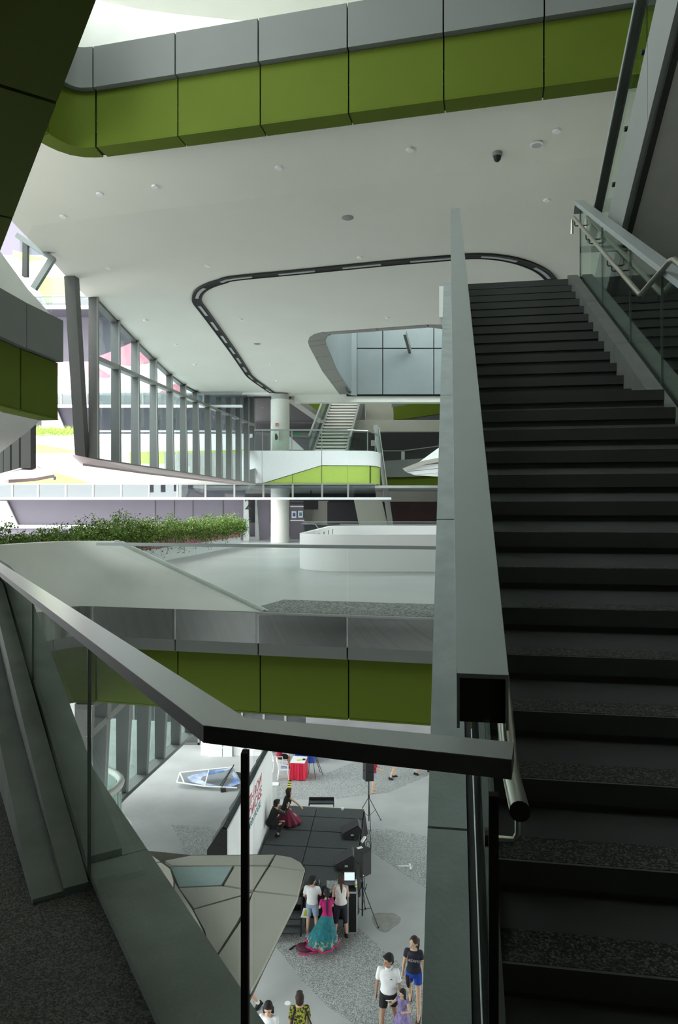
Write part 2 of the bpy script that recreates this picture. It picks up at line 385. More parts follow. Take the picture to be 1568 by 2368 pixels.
stag(obj('parapet_coping', MB().wallstrip([offp(dpath[:2], -0.03)[0], offp(dpath[:2], -0.335)[1]], [FL-0.01, -0.53], [FL+0.03, -0.49], -0.10), 'concrete'), 'thin pale coping strip along the sloping parapet', 'trim')

# ---- ceiling with opening, fold and light channel
CE = 6.30
def cpt(px, py): p = Pz(px, py, CE); return (p.x, p.y)
lip_o = [cpt(*p) for p in [(786, 912), (765, 884), (745, 857), (729, 826), (715, 800), (712, 789), (716, 779), (727, 772), (745, 768), (790, 765), (870, 759), (960, 752.5), (990, 750.5), (1020, 751), (1060, 758), (1105, 775), (1150, 800), (1185, 912)]]
fold = [cpt(75, 522), cpt(1425, 355)]
fd = (fold[1][0]-fold[0][0], fold[1][1]-fold[0][1])
foldR = (fold[1][0]+fd[0]*0.9, fold[1][1]+fd[1]*0.9)
left_edge = [cpt(*p) for p in [(62, 548), (120, 603), (160, 648), (230, 716), (300, 785), (350, 833), (400, 880), (440, 902), (485, 918)]]
fy = left_edge[-1][1]
mb = MB()
slab(mb, [fold[0]]+left_edge+[(16, fy), (16, foldR[1])]+[foldR, fold[1]], [lip_o], CE, CE+0.25)
fr_path = [fl(-9), fl(0)]+[fl(s_px(p)) for p in (800, 590, 397)]+CURVE
fr_path = offp(fr_path, -0.12)
st = fr_path+[(-7.2, 9.9), left_edge[0], fold[0], fold[1], foldR]
# front strip, tilted a little towards the slab edge
def tilt(p):
    n = (fd[1], -fd[0]); l = math.hypot(*n); dd = ((p[0]-fold[0][0])*n[0]+(p[1]-fold[0][1])*n[1])/l
    return CE+0.10*abs(dd) if dd > 0 else CE
lo = len(mb.v); tt = tessellate_polygon([[Vector((x, y, 0)) for x, y in st]])
fs = []
for t in tt:
    A, B, C = [st[i] for i in t]
    if (B[0]-A[0])*(C[1]-A[1])-(B[1]-A[1])*(C[0]-A[0]) > 0: t = t[::-1]
    fs.append(tuple(t)); fs.append(tuple(i+len(st) for i in reversed(t)))
mb.add([(x, y, tilt((x, y))) for x, y in st]+[(x, y, tilt((x, y))+0.2) for x, y in st], fs)
stag(obj('ceiling', mb, 'ceiling_white'), 'broad white plastered ceiling with a faint fold', 'ceiling')
# upper slab top and roof above
stag(obj('upper_slab', MB().prism([(x+0.1, y+0.6) for x, y in [fl(-9), fl(0), fl(s_px(590)), fl(s_px(300))]]+[(-7, 16), (-7, 23.6), (16, 23.6), (16, 8.9)], CE+0.45, UL-0.25), 'concrete'), 'concrete floor slab above the white ceiling', 'ceiling')
mb = MB(); slab(mb, [(-7.4, -4), (-7.4, 52), (16, 52), (16, -4)], [[(-0.6, 24.6), (-0.6, 36.4), (11, 36.4), (11, 24.6)], [(-7.0, 0.0), (-7.0, 7.6), (-1.6, 7.6), (-1.6, 0.0)]], 12.3, 12.6)  # second hole added to let light down into the void
stag(obj('roof', mb, 'ceiling_white'), 'white roof soffit over the top gallery', 'ceiling')
stag(obj('skylight', MB().box((5.2, 30.5, 12.5), (11.4, 11.6, 0.04)), 'sky_glass'), 'tinted skylight glazing over the ceiling opening', 'skylight')
stag(obj('added_void_skylight', MB().box((-3.4, 3.6, 12.5), (7.6, 7.6, 0.04)), 'sky_glass_clear'), 'unseen clear skylight glazing added to light the stair void', 'skylight')  # out of view, added to brighten kerbs, caps and fascias
stag(obj('light_block_wing', MB().box((-10.1, 14.6, 4.8), (0.2, 9.6, 15.6)), 'white_panel'), 'unseen white wall added at left to block side light', 'wall')  # out of view, added to keep side light off the near deck
stag(obj('bounce_wall_back', MB().box((0, -4.1, 1), (34, 0.2, 26)), 'beige_wall'), 'unseen beige wall behind the landing, pale to bounce light', 'wall')  # out of view, coloured pale to throw light back onto the landing
stag(obj('light_block_left', MB().box((-7.9, 0.9, 0.5), (0.2, 9.8, 23.6)), 'dark_wall'), 'unseen dark wall added left of the landing to block light', 'wall')  # out of view, added to darken the landing, cut short beside the parapet
stag(obj('unseen_wall_right', MB().box((16.1, 24, 2.55), (0.2, 56, 20.3)), 'beige_wall'), 'unseen plain wall at right, stopped short to light the plaza', 'wall')  # out of view, lower edge set by how much light reaches the plaza
stag(obj('wall_far', MB().box((4, 52.1, 0.6), (24, 0.2, 24.5)), 'dark_wall'), 'dark wall closing the far end', 'wall')

# opening in the ceiling: lip panels, frosted lining
op = root('ceiling_opening', (3, 30, CE), 'rounded ceiling opening lined with grey panels and frosted glass', 'opening', kind='structure')
cx_, cy_ = 4.2, 31.0
def inset(path, d):
    return offp(path, d)
lin = inset(lip_o, 0.62)
breaks = [0, 1, 2, 3, 4, 5, 8, 10, 12, 14, 17]
for a, b in zip(breaks[:-1], breaks[1:]):
    so = lip_o[a:b+1]; si = lin[a:b+1]
    k = MB()
    for i in range(len(so)-1):
        e = 0.02 if i == 0 else 0; e2 = 0.02 if i == len(so)-2 else 0
        def lp(p, q2, t): return (p[0]+(q2[0]-p[0])*t, p[1]+(q2[1]-p[1])*t)
        L = math.hypot(so[i+1][0]-so[i][0], so[i+1][1]-so[i][1])
        o1, o2 = lp(so[i], so[i+1], e/L), lp(so[i], so[i+1], 1-e2/L); i1, i2 = lp(si[i], si[i+1], e/L), lp(si[i], si[i+1], 1-e2/L)
        lo_ = [(*o1, CE-0.02), (*o2, CE-0.02), (*i2, CE+0.06), (*i1, CE+0.06)]
        k.hexa(lo_[::-1], [(x, y, z+0.05) for x, y, z in lo_][::-1])
    obj('lip_panel', k, 'lip_grey', op)
obj('lip_backing', MB().wallstrip(lip_o, CE+0.07, CE+0.3, 0.55), 'joint_dark', op)
lining = inset(lip_o, 0.66)
for a, b in zip([0, 2, 4, 5], [2, 4, 5, 8]):
    obj('lining_panel', MB().wallstrip(shrink(lining[a:b+1], 0.01), CE+0.05, 11.9, -0.05), 'frost_glass', op)
# far frosted wall: five columns of panels in three rows
colx = [0.95, 2.33, 5.05, 7.9, 10.6]; rows = [6.25, 8.72, 10.05, 11.9]
yb = 36.35
for j in range(3):
    for i in range(4):
        obj('frosted_pane', MB().box(((colx[i]+colx[i+1])/2, yb+0.05, (rows[j]+rows[j+1])/2), (colx[i+1]-colx[i]-0.05, 0.06, rows[j+1]-rows[j]-0.05)), 'frost_glass', op)
obj('corner_panel', MB().wallstrip(smooth_path([(0.35, 34.6), (0.42, 35.6), (0.6, 36.15), (0.95, 36.35)], 4), 6.2, 11.9, 0.04), 'frost_glass', op, smooth=True)
obj('opening_backing', MB().box((5.6, yb+0.2, 9.1), (10.4, 0.1, 5.8)), 'joint_dark', op)
obj('roof_strut', MB().beam(P(936, 768, 34.5), P(948, 812, 36.2), 0.14, 0.3), 'mullion_grey', op)
stag(obj('trim_1', MB().box((6.9, 36.9, 6.13), (18.6, 0.55, 0.46)), 'column_white'), 'white downstand beam at the far end of the ceiling', 'beam')

# light channel loop
ch = smooth_path([cpt(*p) for p in [(634, 910), (612, 895), (580, 871), (566, 852), (540, 813), (500, 757), (470, 716), (458, 700), (455, 688), (462, 672), (482, 659), (512, 649), (545, 641), (700, 626), (900, 606), (1030, 595), (1090, 590), (1145, 592), (1195, 601), (1235, 615), (1260, 630), (1279, 650)]], 5)
lc = root('light_channel', (0, 22, CE), 'black recessed light channel looping across the white ceiling', 'light channel')
def flatstrip(mb, path, w0, w1, z0, z1):
    a = offp(path, w0); b = offp(path, w1)
    for i in range(len(path)-1):
        q = [(a[i][0], a[i][1]), (a[i+1][0], a[i+1][1]), (b[i+1][0], b[i+1][1]), (b[i][0], b[i][1])]
        mb.prism(q, z0, z1)
    return mb
obj('channel', flatstrip(MB(), ch, -0.12, 0.12, CE-0.035, CE-0.003), 'joint_dark', lc)
obj('channel_edge', flatstrip(flatstrip(MB(), ch, -0.145, -0.115, CE-0.05, CE-0.003), ch, 0.115, 0.145, CE-0.05, CE-0.003), 'black_plastic', lc)
acc = [0]
for i in range(1, len(ch)): acc.append(acc[-1]+math.hypot(ch[i][0]-ch[i-1][0], ch[i][1]-ch[i-1][1]))
def along(t):
    for i in range(1, len(ch)):
        if acc[i] >= t:
            k = (t-acc[i-1])/(acc[i]-acc[i-1]); return tuple(ch[i-1][j]+(ch[i][j]-ch[i-1][j])*k for j in (0, 1))
    return ch[-1]
t = 0.6
while t < acc[-1]-1.3:
    obj('light_fixture', flatstrip(MB(), [along(t+0.25*k) for k in range(5)], -0.045, 0.045, CE-0.05, CE-0.02), 'led_strip', lc); t += 1.75
# ceiling fittings
def disc_fit(px, py, r, name, label, cat, group, h=0.03, mt='lamp_white'):
    p = cpt(px, py); z = tilt(p)
    single(name, MB().lathe([(r*0.85, -h), (r, -h*0.5), (r, 0.0)], (p[0], p[1], z), 16), mt, label, cat, group, smooth=True)
for pts_, lb in (([(231, 457), (359, 440), (645, 398), (949, 357), (1288, 314), (146, 502)], 'small white round detector on the ceiling strip between the high fascia and the fold'),
                 ([(250, 619), (480, 614), (833, 595), (1265, 462)], 'small white round detector between the ceiling fold and the light channel'),
                 ([(336, 740), (407, 797), (450, 843)], 'small white round detector between the leaning window wall and the light channel'),
                 ([(557, 738), (626, 842), (896, 735), (640, 880)], 'small white round detector inside the light channel loop')):
    for px, py in pts_: disc_fit(px, py, 0.075, 'smoke_detector', lb, 'detector', 'detectors on the white ceiling')
for px, py, lb in [(804, 503, 'round grey ceiling speaker grille before the light channel'), (595, 795, 'round grey ceiling speaker grille inside the light channel loop')]:
    disc_fit(px, py, 0.13, 'ceiling_speaker', lb, 'speaker', None, 0.02, 'mullion_light')
p = cpt(1241, 341); z = tilt(p)
dl = root('ceiling_downlight', (p[0], p[1], z), 'round recessed downlight with bright chrome reflector near the dome camera', 'downlight')
obj('trim_ring', MB().lathe([(0.10, -0.025), (0.115, -0.02), (0.115, 0)], (p[0], p[1], z), 20), 'lamp_white', dl, smooth=True)
obj('reflector', MB().lathe([(0.0, -0.03), (0.03, -0.035), (0.075, -0.028), (0.085, -0.026)], (p[0], p[1], z), 20), 'steel_satin', dl, smooth=True)
p = cpt(1150, 360); z = tilt(p)
dc = root('ceiling_dome_camera', (p[0], p[1], z), 'black dome security camera under the white ceiling', 'camera')
obj('mount', MB().lathe([(0.07, -0.06), (0.085, -0.05), (0.085, 0)], (p[0], p[1], z), 20), 'mullion_light', dc, smooth=True)
obj('dome', MB().lathe([(0.004, -0.155), (0.035, -0.145), (0.06, -0.115), (0.07, -0.06)], (p[0], p[1], z), 20), 'black_plastic', dc, smooth=True)

# ---- left window wall with leaning mullions
def winwall(name, fins, ybot, ytop, zbot, ztop, ytr, finw, label, loc, first=None):
    w = root(name, loc, label, 'window', kind='structure')
    Bs, Ts, Rs = [], [], []
    for px in fins:
        b = Pz(px, ybot(px), zbot); t_ = Pz(px, ytop(px), ztop) if ztop else None
        Bs.append(b); Ts.append(t_)
        yt = ytr(px); k = (b.z*F/ (HY-yt)) if False else None
        # transom point: on the line b-t where it projects to ytr
        lo_, hi_ = 0.0, 1.0
        for _ in range(30):
            m_ = (lo_+hi_)/2; q = b.lerp(t_, m_); yy = HY-q.z/q.y*F
            if yy > yt: lo_ = m_
            else: hi_ = m_
        Rs.append(b.lerp(t_, lo_))
    wd = (Bs[-1]-Bs[0]); wd.z = 0; wd.normalize(); nn = Vector((wd.y, -wd.x, 0))
    for i, (b, t_) in enumerate(zip(Bs, Ts)):
        ax = (t_-b).normalized(); k = MB()
        q = [(0, -0.035), (finw, -0.035), (finw, 0.035), (0, 0.035)]
        k.hexa([b+nn*x+wd*y for x, y in q], [t_+nn*x+wd*y for x, y in q])
        obj('mullion', k, 'mullion_grey', w)
        k = MB(); q = [(finw, -0.045), (finw+0.03, -0.045), (finw+0.03, 0.045), (finw, 0.045)]
        k.hexa([b+nn*x+wd*y for x, y in q], [t_+nn*x+wd*y for x, y in q])
        obj('mullion_cap', k, 'mullion_light', w)
    for i in range(len(Bs)-1):
        for lo2, hi2 in ((Bs, Rs), (Rs, Ts)):
            a, b, c, d_ = lo2[i], lo2[i+1], hi2[i+1], hi2[i]
            k = MB(); g = nn*0.02
            k.hexa([a-g, b-g, b+g*0, a+g*0], [d_-g, c-g, c, d_])
            obj('pane', k, 'window_glass', w)
        a, b = Rs[i], Rs[i+1]
        obj('transom', MB().beam(a+nn*finw*0.62, b+nn*finw*0.62, finw*0.9, 0.13), 'mullion_light', w)
        a, b = Bs[i], Bs[i+1]
        obj('sill', MB().beam(a+nn*finw*0.5-Vector((0, 0, .06)), b+nn*finw*0.5-Vector((0, 0, .06)), finw*1.25, 0.12), 'mullion_light', w)
        a, b = Ts[i], Ts[i+1]
        obj('head', MB().beam(a+nn*finw*0.4-Vector((0, 0, .05)), b+nn*finw*0.4-Vector((0, 0, .05)), finw*0.9, 0.10), 'mullion_grey', w)
    return w, Bs, nn, wd
def lerp_tab(tab):
    def f(x):
        if x <= tab[0][0]: return tab[0][1]
        for (a, b), (c, d_) in zip(tab[:-1], tab[1:]):
            if x <= c: return b+(d_-b)*(x-a)/(c-a)
        return tab[-1][1]
    return f
fins = [206, 258, 304, 347, 385, 417, 446, 474, 500, 523, 545, 564, 578]
w1, B1, nn1, wd1 = winwall('window_1', fins, lambda x: 1058+(x-190)*0.152, lerp_tab([(160, 640), (200, 680), (250, 732), (300, 783), (350, 832), (400, 879), (440, 902), (485, 917), (600, 917)]), 1.47, CE+0.03, lambda x: 822+(x-190)*0.416, 0.26, 'tall leaning window wall with grey fins along the left of the ceiling', (-6, 25, 1.4))
# heavy leaning end post and the pink-grey underside of the bay
b0 = Pz(176, 1060, 1.47); t0 = Pz(150, 640, CE)
k = MB(); q = [(0, -0.05), (0.30, -0.05), (0.30, 0.2), (0, 0.2)]
k.hexa([b0+nn1*x+wd1*y for x, y in q], [t0+nn1*x+wd1*y for x, y in q]); obj('end_post', k, 'mullion_grey', w1)
sof = []
edge_l = [Pz(168, 1056, 1.5), Pz(192, 1077, 1.22), Pz(330, 1096, 1.1), Pz(540, 1120, 1.0)]
edge_r = [B1[0]+nn1*0.3-Vector((0, 0, .1)), B1[0]+nn1*0.3-Vector((0, 0, .1)), B1[4]+nn1*0.3-Vector((0, 0, .1)), B1[-1]+nn1*0.3-Vector((0, 0, .1))]
edge_r[0] = b0+nn1*0.2-Vector((0, 0, .05)); 
for i in range(3):
    a, b, c, d_ = edge_l[i], edge_l[i+1], edge_r[i+1], edge_r[i]
    obj('soffit_panel', MB().hexa([a, d_, c, b], [v+Vector((0, 0, .06)) for v in (a, d_, c, b)]), 'pale_pink', w1)
# small raking frame further left
w3 = root('window_3', (-7.2, 16.5, 4.8), 'small raking window frame beside the pale gallery parapet', 'window', kind='structure')
dd = 16.6
obj('frame_bar', MB().beam(P(40, 545, dd), P(124, 600, dd), 0.14, 0.12), 'steel_rail', w3)
obj('frame_bar', MB().beam(P(123, 596, dd), P(78, 668, dd), 0.12, 0.14, up=(1, 0, 0)), 'steel_rail', w3)
obj('frame_bar', MB().beam(P(60, 560, dd), P(59, 640, dd), 0.12, 0.12, up=(0, 1, 0)), 'mullion_grey', w3)
obj('pane', MB().ext([P(46, 555, dd+0.05), P(122, 600, dd+0.05), P(82, 660, dd+0.05), P(46, 640, dd+0.05)], (0, 0.02, 0)), 'window_glass', w3)
obj('pane', MB().ext([P(119, 604, dd+0.05), P(119, 720, dd+0.05), P(84, 668, dd+0.05)], (0, 0.02, 0)), 'window_glass', w3)
# bay under the gallery; near-black fin colour paints the shade there
w4 = root('window_4', (-11, 24, 1.4), 'finned bay window under the left gallery, fins coloured dark as shade', 'window', kind='structure')
for px, wpx, yt, yb2 in [(4, 18, 1020, 1103), (22, 14, 1010, 1098), (42, 16, 1000, 1090), (66, 22, 975, 1084)]:
    a = P(px-wpx/2, yb2, 22.5+(66-px)*0.04); b = P(px+wpx/2, yt, 22.5+(66-px)*0.04)
    obj('mullion', MB().box(((a.x+b.x)/2, a.y, (a.z+b.z)/2), (b.x-a.x, 0.4, b.z-a.z)), 'joint_dark', w4)
k = MB(); a, b, c, d_, e = P(-40, 1112, 23), P(0, 1106, 22), P(77, 1083, 21.5), P(98, 1083, 22), P(127, 1105, 22)
k.ext([P(-60, 1118, 20), P(20, 1117, 20), P(80, 1113, 20.5), P(126, 1104, 22), P(97, 1084, 23), P(77, 1084, 23), P(0, 1104, 21.5)], (0, 0, 0.10)); obj('petal_soffit', k, 'pale_pink', w4)
obj('petal_edge', MB().beam(P(90, 1082, 22.9), P(127, 1106, 21.9), 0.08, 0.12), 'mullion_light', w4)
obj('petal_edge', MB().beam(P(-20, 1108, 21.3), P(77, 1081, 22.9), 0.2, 0.16), 'mullion_light', w4)

# ---- court facade: three slab bands, raked colour fields, drop glass, lilac walls behind
FY = 36.0
fc = root('wall_court', (-14, FY, GZ), 'bright white facade across the court with slanted lime and pink fields', 'facade', kind='structure')
k = MB()
rectpx(k, -420, 1003, 584, 1118, FY, 0.4); obj('white_band', k, 'white_panel', fc)
k = MB(); rectpx(k, -420, 836, 640, 911, FY, 0.4); obj('white_band', k, 'white_panel', fc)
k = MB(); rectpx(k, -420, 590, 640, 684, FY, 0.4); obj('white_band', k, 'white_panel', fc)
k = MB(); rectpx(k, -420, 330, 640, 480, FY, 0.4); obj('white_band', k, 'white_panel', fc)
for pts in [[(76, 1024), (175, 1043), (175, 1048), (76, 1048)], [(100, 1085), (145, 1097), (212, 1118), (0, 1118)], [(300, 1045), (560, 1040), (584, 1036), (584, 1046), (500, 1064), (420, 1072), (300, 1072)]]:
    k = MB(); polypx(k, pts, FY-0.03, 0.04); obj('lime_field', k, 'lime_panel', fc)
for pts in [[(115, 836), (185, 836), (205, 836), (255, 868), (250, 874), (112, 868)], [(222, 826), (262, 811), (310, 790), (345, 800), (360, 836), (340, 840), (300, 846), (222, 836)], [(372, 905), (388, 895), (420, 880), (425, 905), (430, 911), (365, 911)]]:
    k = MB(); polypx(k, pts, FY-0.03, 0.05); obj('pink_field', k, 'pink_panel', fc)
for pts in [[(30, 578), (110, 600), (60, 604), (30, 596)], [(80, 640), (180, 640), (180, 700), (100, 700)]]:
    k = MB(); polypx(k, pts, FY-0.03, 0.04); obj('lime_field', k, 'lime_panel', fc)
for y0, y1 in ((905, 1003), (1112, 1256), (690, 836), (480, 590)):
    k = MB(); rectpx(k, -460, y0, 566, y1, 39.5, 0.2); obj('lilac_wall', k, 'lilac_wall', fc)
for y0, y1, z_ in ((911, 0, 0),):
    pass
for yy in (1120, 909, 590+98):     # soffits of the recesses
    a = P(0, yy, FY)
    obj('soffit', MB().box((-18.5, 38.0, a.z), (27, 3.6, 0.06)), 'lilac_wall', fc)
for pts in [[(-30, 1158), (15, 1158), (42, 1216), (-30, 1216)], [(96, 928), (128, 938), (150, 992), (96, 992)]]:
    k = MB(); polypx(k, pts, 39.3, 0.15); obj('raked_pier', k, 'column_white', fc)
for px in (358, 402, 445, 515):
    k = MB(); rectpx(k, px-0.8, 1158, px+0.8, 1216, 39.46, 0.05); obj('wall_joint', k, 'mullion_grey', fc)
k = MB(); rectpx(k, -200, 1214, 480, 1222, 39.2, 0.25); obj('skirting', k, 'white_panel', fc)
k = MB(); rectpx(k, 560, 850, 590, 911, FY+0.5, 0.3); obj('white_band', k, 'white_panel', fc)
k = MB(); rectpx(k, -200, 995, 560, 999, FY+0.2, 0.08); obj('guard_rail', k, 'steel_satin', fc)
def dropglass(name, ytop, ybot, xs, xr, d, label, rightend):
    r = root(name, P((xs[0]+xs[-1])/2, ybot, d), label, 'glass screen', kind='structure')
    for a, b in zip(xs[:-1], xs[1:]):
        k = MB(); rectpx(k, a+0.8, ytop, b-0.8, ybot, d, 0.02); obj('pane', k, 'drop_glass', r)
    for px in xs[1:-1]:
        k = MB(); rectpx(k, px-2.2, ytop-1, px+2.2, ybot, d-0.03, 0.08); obj('post', k, 'mullion_light', r)
    k = MB(); rectpx(k, xs[0], ytop-3, rightend-30, ytop, d-0.05, 0.12); obj('top_rail', k, 'mullion_light', r)
    k = MB(); rectpx(k, xs[0], ybot, xr, ybot+5.5, d-0.12, 0.25); obj('bottom_rail', k, 'white_panel', r)
dropglass('trim_2', 1121, 1150, [-90, -35, 28, 88, 152, 215, 280, 344, 410, 475, 542, 609, 677, 745, 805, 868], 905, 34.85, 'hanging glass screen with thin posts under the white balcony', 900)
dropglass('trim_3', 911, 936, [-90, -30, 40, 90, 141, 200, 262, 330, 400, 470, 560], 560, 35.7, 'hanging glass screen under the upper court facade band', 590)
dropglass('trim_4', 686, 706, [-90, 0, 60, 180, 300, 420], 420, 35.7, 'hanging glass screen under the topmost court facade band', 450)
stag(obj('gate_ground', MB().box((-20, 45, -6), (50, 0.3, 10.6)), 'lilac_wall'), 'pale wall at the far end of the plaza', 'wall')
# ================================================================ FAR ZONE beyond the deck
def far(name, pts, d, th, mt, label, cat='wall'):
    k = MB()
    if len(pts) == 4 and not isinstance(pts[0], tuple): rectpx(k, *pts, d, th)
    else: polypx(k, pts, d, th)
    return stag(obj(name, k, mt), label, cat)
col_c = (P(646, 1256, 35.8).x, 35.8+0.5)
cl = root('column', (col_c[0], col_c[1], FL), 'round off-white concrete column through the white balcony', 'column', kind='structure')
obj('shaft', MB().lathe([(0.5, FL), (0.5, 5.95)], (col_c[0], col_c[1], 0), 40), 'column_white', cl, smooth=True)
obj('neck', MB().lathe([(0.47, 5.95), (0.47, 6.22)], (col_c[0], col_c[1], 0), 32), 'dark_soffit', cl, smooth=True)
fs_ = root('fire_sign', P(640, 990, 35.75), 'small red square fire sign on the round column', 'sign')
k = MB(); rectpx(k, 637, 979, 644, 986, 35.76, 0.03); obj('plate', k, 'red_sign', fs_)
k = MB(); rectpx(k, 638, 981, 639.6, 985, 35.75, 0.02); rectpx(k, 641.2, 980.5, 643, 985, 35.75, 0.02); obj('symbol', k, 'print_white', fs_)
fe = root('extinguisher_cabinet', P(639, 1020, 35.6), 'white cabinet with red extinguisher window on the round column', 'cabinet')
k = MB(); rectpx(k, 634, 997, 645, 1020, 35.62, 0.16); obj('body', k, 'white_gloss', fe)
k = MB(); rectpx(k, 636.5, 1003, 640, 1017, 35.60, 0.03); obj('door_glass', k, 'black_plastic', fe)
k = MB(); rectpx(k, 640.5, 1007, 642.5, 1016, 35.60, 0.03); obj('cylinder', k, 'red_sign', fe)

# white balcony with lime wedge, rounded end
bal = root('balcony_fascia', P(730, 1118, 35), 'white rounded balcony front with a lime green wedge below', 'balcony', kind='structure')
BY = 35.0
def bx(px): return P(px, 0, BY).x
zt, zb = P(0, 1042, BY).z, P(0, 1118, BY).z
bd = lerp_tab([(560, 1117.5), (608, 1117.5), (744, 1075.5), (805, 1076), (900, 1079)])
endp = smooth_path([(bx(804), BY), (bx(850), BY+0.12), (bx(872), BY+0.7), (bx(884), BY+1.7), (bx(890), BY+3.2)], 5)
def zpx(y): return (HY-y)/F*BY
def front(pxa, pxb, up):
    ys = [bd(pxa), bd(pxb)]
    z0 = [zpx(v) for v in ys]
    if up: return MB().hexa([(bx(pxa), BY, z0[0]), (bx(pxb), BY, z0[1]), (bx(pxb), BY+.12, z0[1]), (bx(pxa), BY+.12, z0[0])], [(bx(pxa), BY, zt), (bx(pxb), BY, zt), (bx(pxb), BY+.12, zt), (bx(pxa), BY+.12, zt)])
    o = 0.04
    return MB().hexa([(bx(pxa), BY+o, zb), (bx(pxb), BY+o, zb), (bx(pxb), BY+.12, zb), (bx(pxa), BY+.12, zb)], [(bx(pxa), BY+o, z0[0]-.03), (bx(pxb), BY+o, z0[1]-.03), (bx(pxb), BY+.12, z0[1]-.03), (bx(pxa), BY+.12, z0[0]-.03)])
for a, b in ((560, 605.6), (606.4, 743.4), (744.6, 804)): obj('white_panel', front(a, b, True), 'white_panel', bal)
for a, b in ((612, 675.5), (676.5, 743.4), (744.6, 803.5)): obj('lime_panel', front(a, b, False), 'lime_panel', bal)
n_ = len(endp)
obj('white_panel', MB().wallstrip(endp, [zpx(1076)]*n_, zt, 0.10), 'white_panel', bal, smooth=True)
obj('lime_panel', MB().wallstrip(offp(endp[:7], 0.04), zb, zpx(1077), 0.06), 'lime_panel', bal, smooth=True)
obj('lime_panel', MB().wallstrip(offp(endp[7:], 0.04), zb, zpx(1077), 0.06), 'lime_panel', bal, smooth=True)
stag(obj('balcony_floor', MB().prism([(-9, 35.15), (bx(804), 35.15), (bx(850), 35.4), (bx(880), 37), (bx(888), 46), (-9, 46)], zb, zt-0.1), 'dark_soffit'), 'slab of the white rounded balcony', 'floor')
bg = root('balcony_guard', P(730, 1042, BY+0.2), 'glass guard with pale rails on the white balcony', 'guard')
k = MB(); rectpx(k, 588, 992.5, 804, 996, BY+0.15, 0.06); obj('top_rail', k, 'steel_satin', bg)
k = MB(); 
obj('top_rail', MB().tube([P(804, 994.5, BY+0.15), P(850, 997, BY+0.4), P(868, 1003, BY+1.2), P(878, 1012, BY+2.2)], 0.04, 6), 'steel_satin', bg)
for px in (607, 675, 744, 805): 
    k = MB(); rectpx(k, px-0.9, 995, px+0.9, 1043, BY+0.17, 0.04); obj('post', k, 'steel_satin', bg)
for px, dy in ((850, .45), (868, 1.2), (874, 1.7)):
    k = MB(); rectpx(k, px-1.2, 998, px+1.2, 1043, BY+dy, 0.05); obj('post', k, 'steel_satin', bg)
for a, b in ((589, 606), (608, 674), (676, 743), (745, 804)):
    k = MB(); rectpx(k, a, 996, b, 1043, BY+0.18, 0.02); obj('pane', k, 'guard_glass', bg)
obj('pane', MB().wallstrip(offp(endp[:14], -0.15), zt, zpx(998), -0.02), 'guard_glass', bg)

# leaning end fin
lf = root('leaning_fin', P(905, 1212, 36), 'leaning grey end fin with glass edge beside the rounded balcony', 'fin', kind='structure')
obj('fin', MB().beam(P(903, 1216, 37), P(868, 985, 37.6), 0.22, 0.35, up=(0, 1, 0)), 'mullion_light', lf)
obj('fin_edge', MB().beam(P(908, 1216, 36.8), P(876, 990, 37.4), 0.06, 0.3, up=(0, 1, 0)), 'steel_satin', lf)
far('raked_pier', [(818, 1152), (882, 1152), (897, 1216), (831, 1216)], 37.6, 0.4, 'beige_wall', 'raking beige pier under the white balcony', 'pier')

# upper far zone
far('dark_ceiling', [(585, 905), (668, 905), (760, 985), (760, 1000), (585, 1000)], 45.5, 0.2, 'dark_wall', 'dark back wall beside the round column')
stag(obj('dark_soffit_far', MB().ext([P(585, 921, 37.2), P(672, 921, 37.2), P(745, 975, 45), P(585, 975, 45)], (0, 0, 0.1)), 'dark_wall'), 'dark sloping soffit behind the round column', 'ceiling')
far('lime_wedge', [(697, 925), (757, 922), (752, 950), (741, 961)], 44.6, 0.15, 'green_panel', 'lime green wedge under the far staircase')
stag(obj('soffit_rim', MB().beam(P(670, 917, 37.3), P(746, 972, 44.4), 0.5, 0.35), 'dark_soffit'), 'grey sloping rim above the lime wedge', 'beam')
far('beige_block', [(843, 918), (906, 918), (912, 972), (846, 972)], 43, 0.4, 'beige_wall', 'beige wall block behind the far staircase')
far('frosted_screen', [(906, 918), (1030, 918), (1030, 914), (925, 940), (906, 940)], 42.6, 0.2, 'frost_glass', 'frosted glass strip above the sloping green band')
far('green_band', [(911, 940), (930, 938), (1030, 915), (1030, 955), (935, 969), (911, 971)], 42.2, 0.3, 'green_panel', 'sloping green band right of the beige block')
far('beam_far', (805, 971, 1040, 998), 41.6, 0.5, 'beige_wall', 'long beige beam above the dark upper wall', 'beam')
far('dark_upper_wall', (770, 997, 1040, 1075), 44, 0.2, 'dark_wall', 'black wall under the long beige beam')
far('grey_band', [(885, 1066), (1040, 1056), (1040, 1098), (930, 1103), (887, 1103)], 40.5, 0.3, 'grey_panel', 'grey slab band right of the rounded balcony')
far('olive_band', [(889, 1103), (1040, 1095), (1040, 1134), (895, 1136)], 40.7, 0.3, 'green_panel', 'olive green band right of the rounded balcony')
far('beige_band', (870, 1134, 1040, 1160), 41, 0.3, 'beige_wall', 'beige band under the olive green band')
far('red_dark_wall', (870, 1160, 1040, 1214), 42.5, 0.2, 'red_dark_wall', 'dark maroon wall under the beige band')
k = MB(); rectpx(k, 885, 1041.5, 932, 1043.5, 40.62, 0.05); k.beam(P(932, 1042.5, 40.64), P(1040, 1028, 40.64), 0.05, 0.05)
g2 = root('far_guard', P(950, 1066, 40.4), 'thin rail and glass above the grey slab band', 'guard')
obj('rail', k, 'steel_satin', g2)
k = MB(); polypx(k, [(886, 1043), (932, 1043), (1030, 1032), (1030, 1057), (886, 1066)], 40.64, 0.02); obj('pane', k, 'guard_glass', g2)
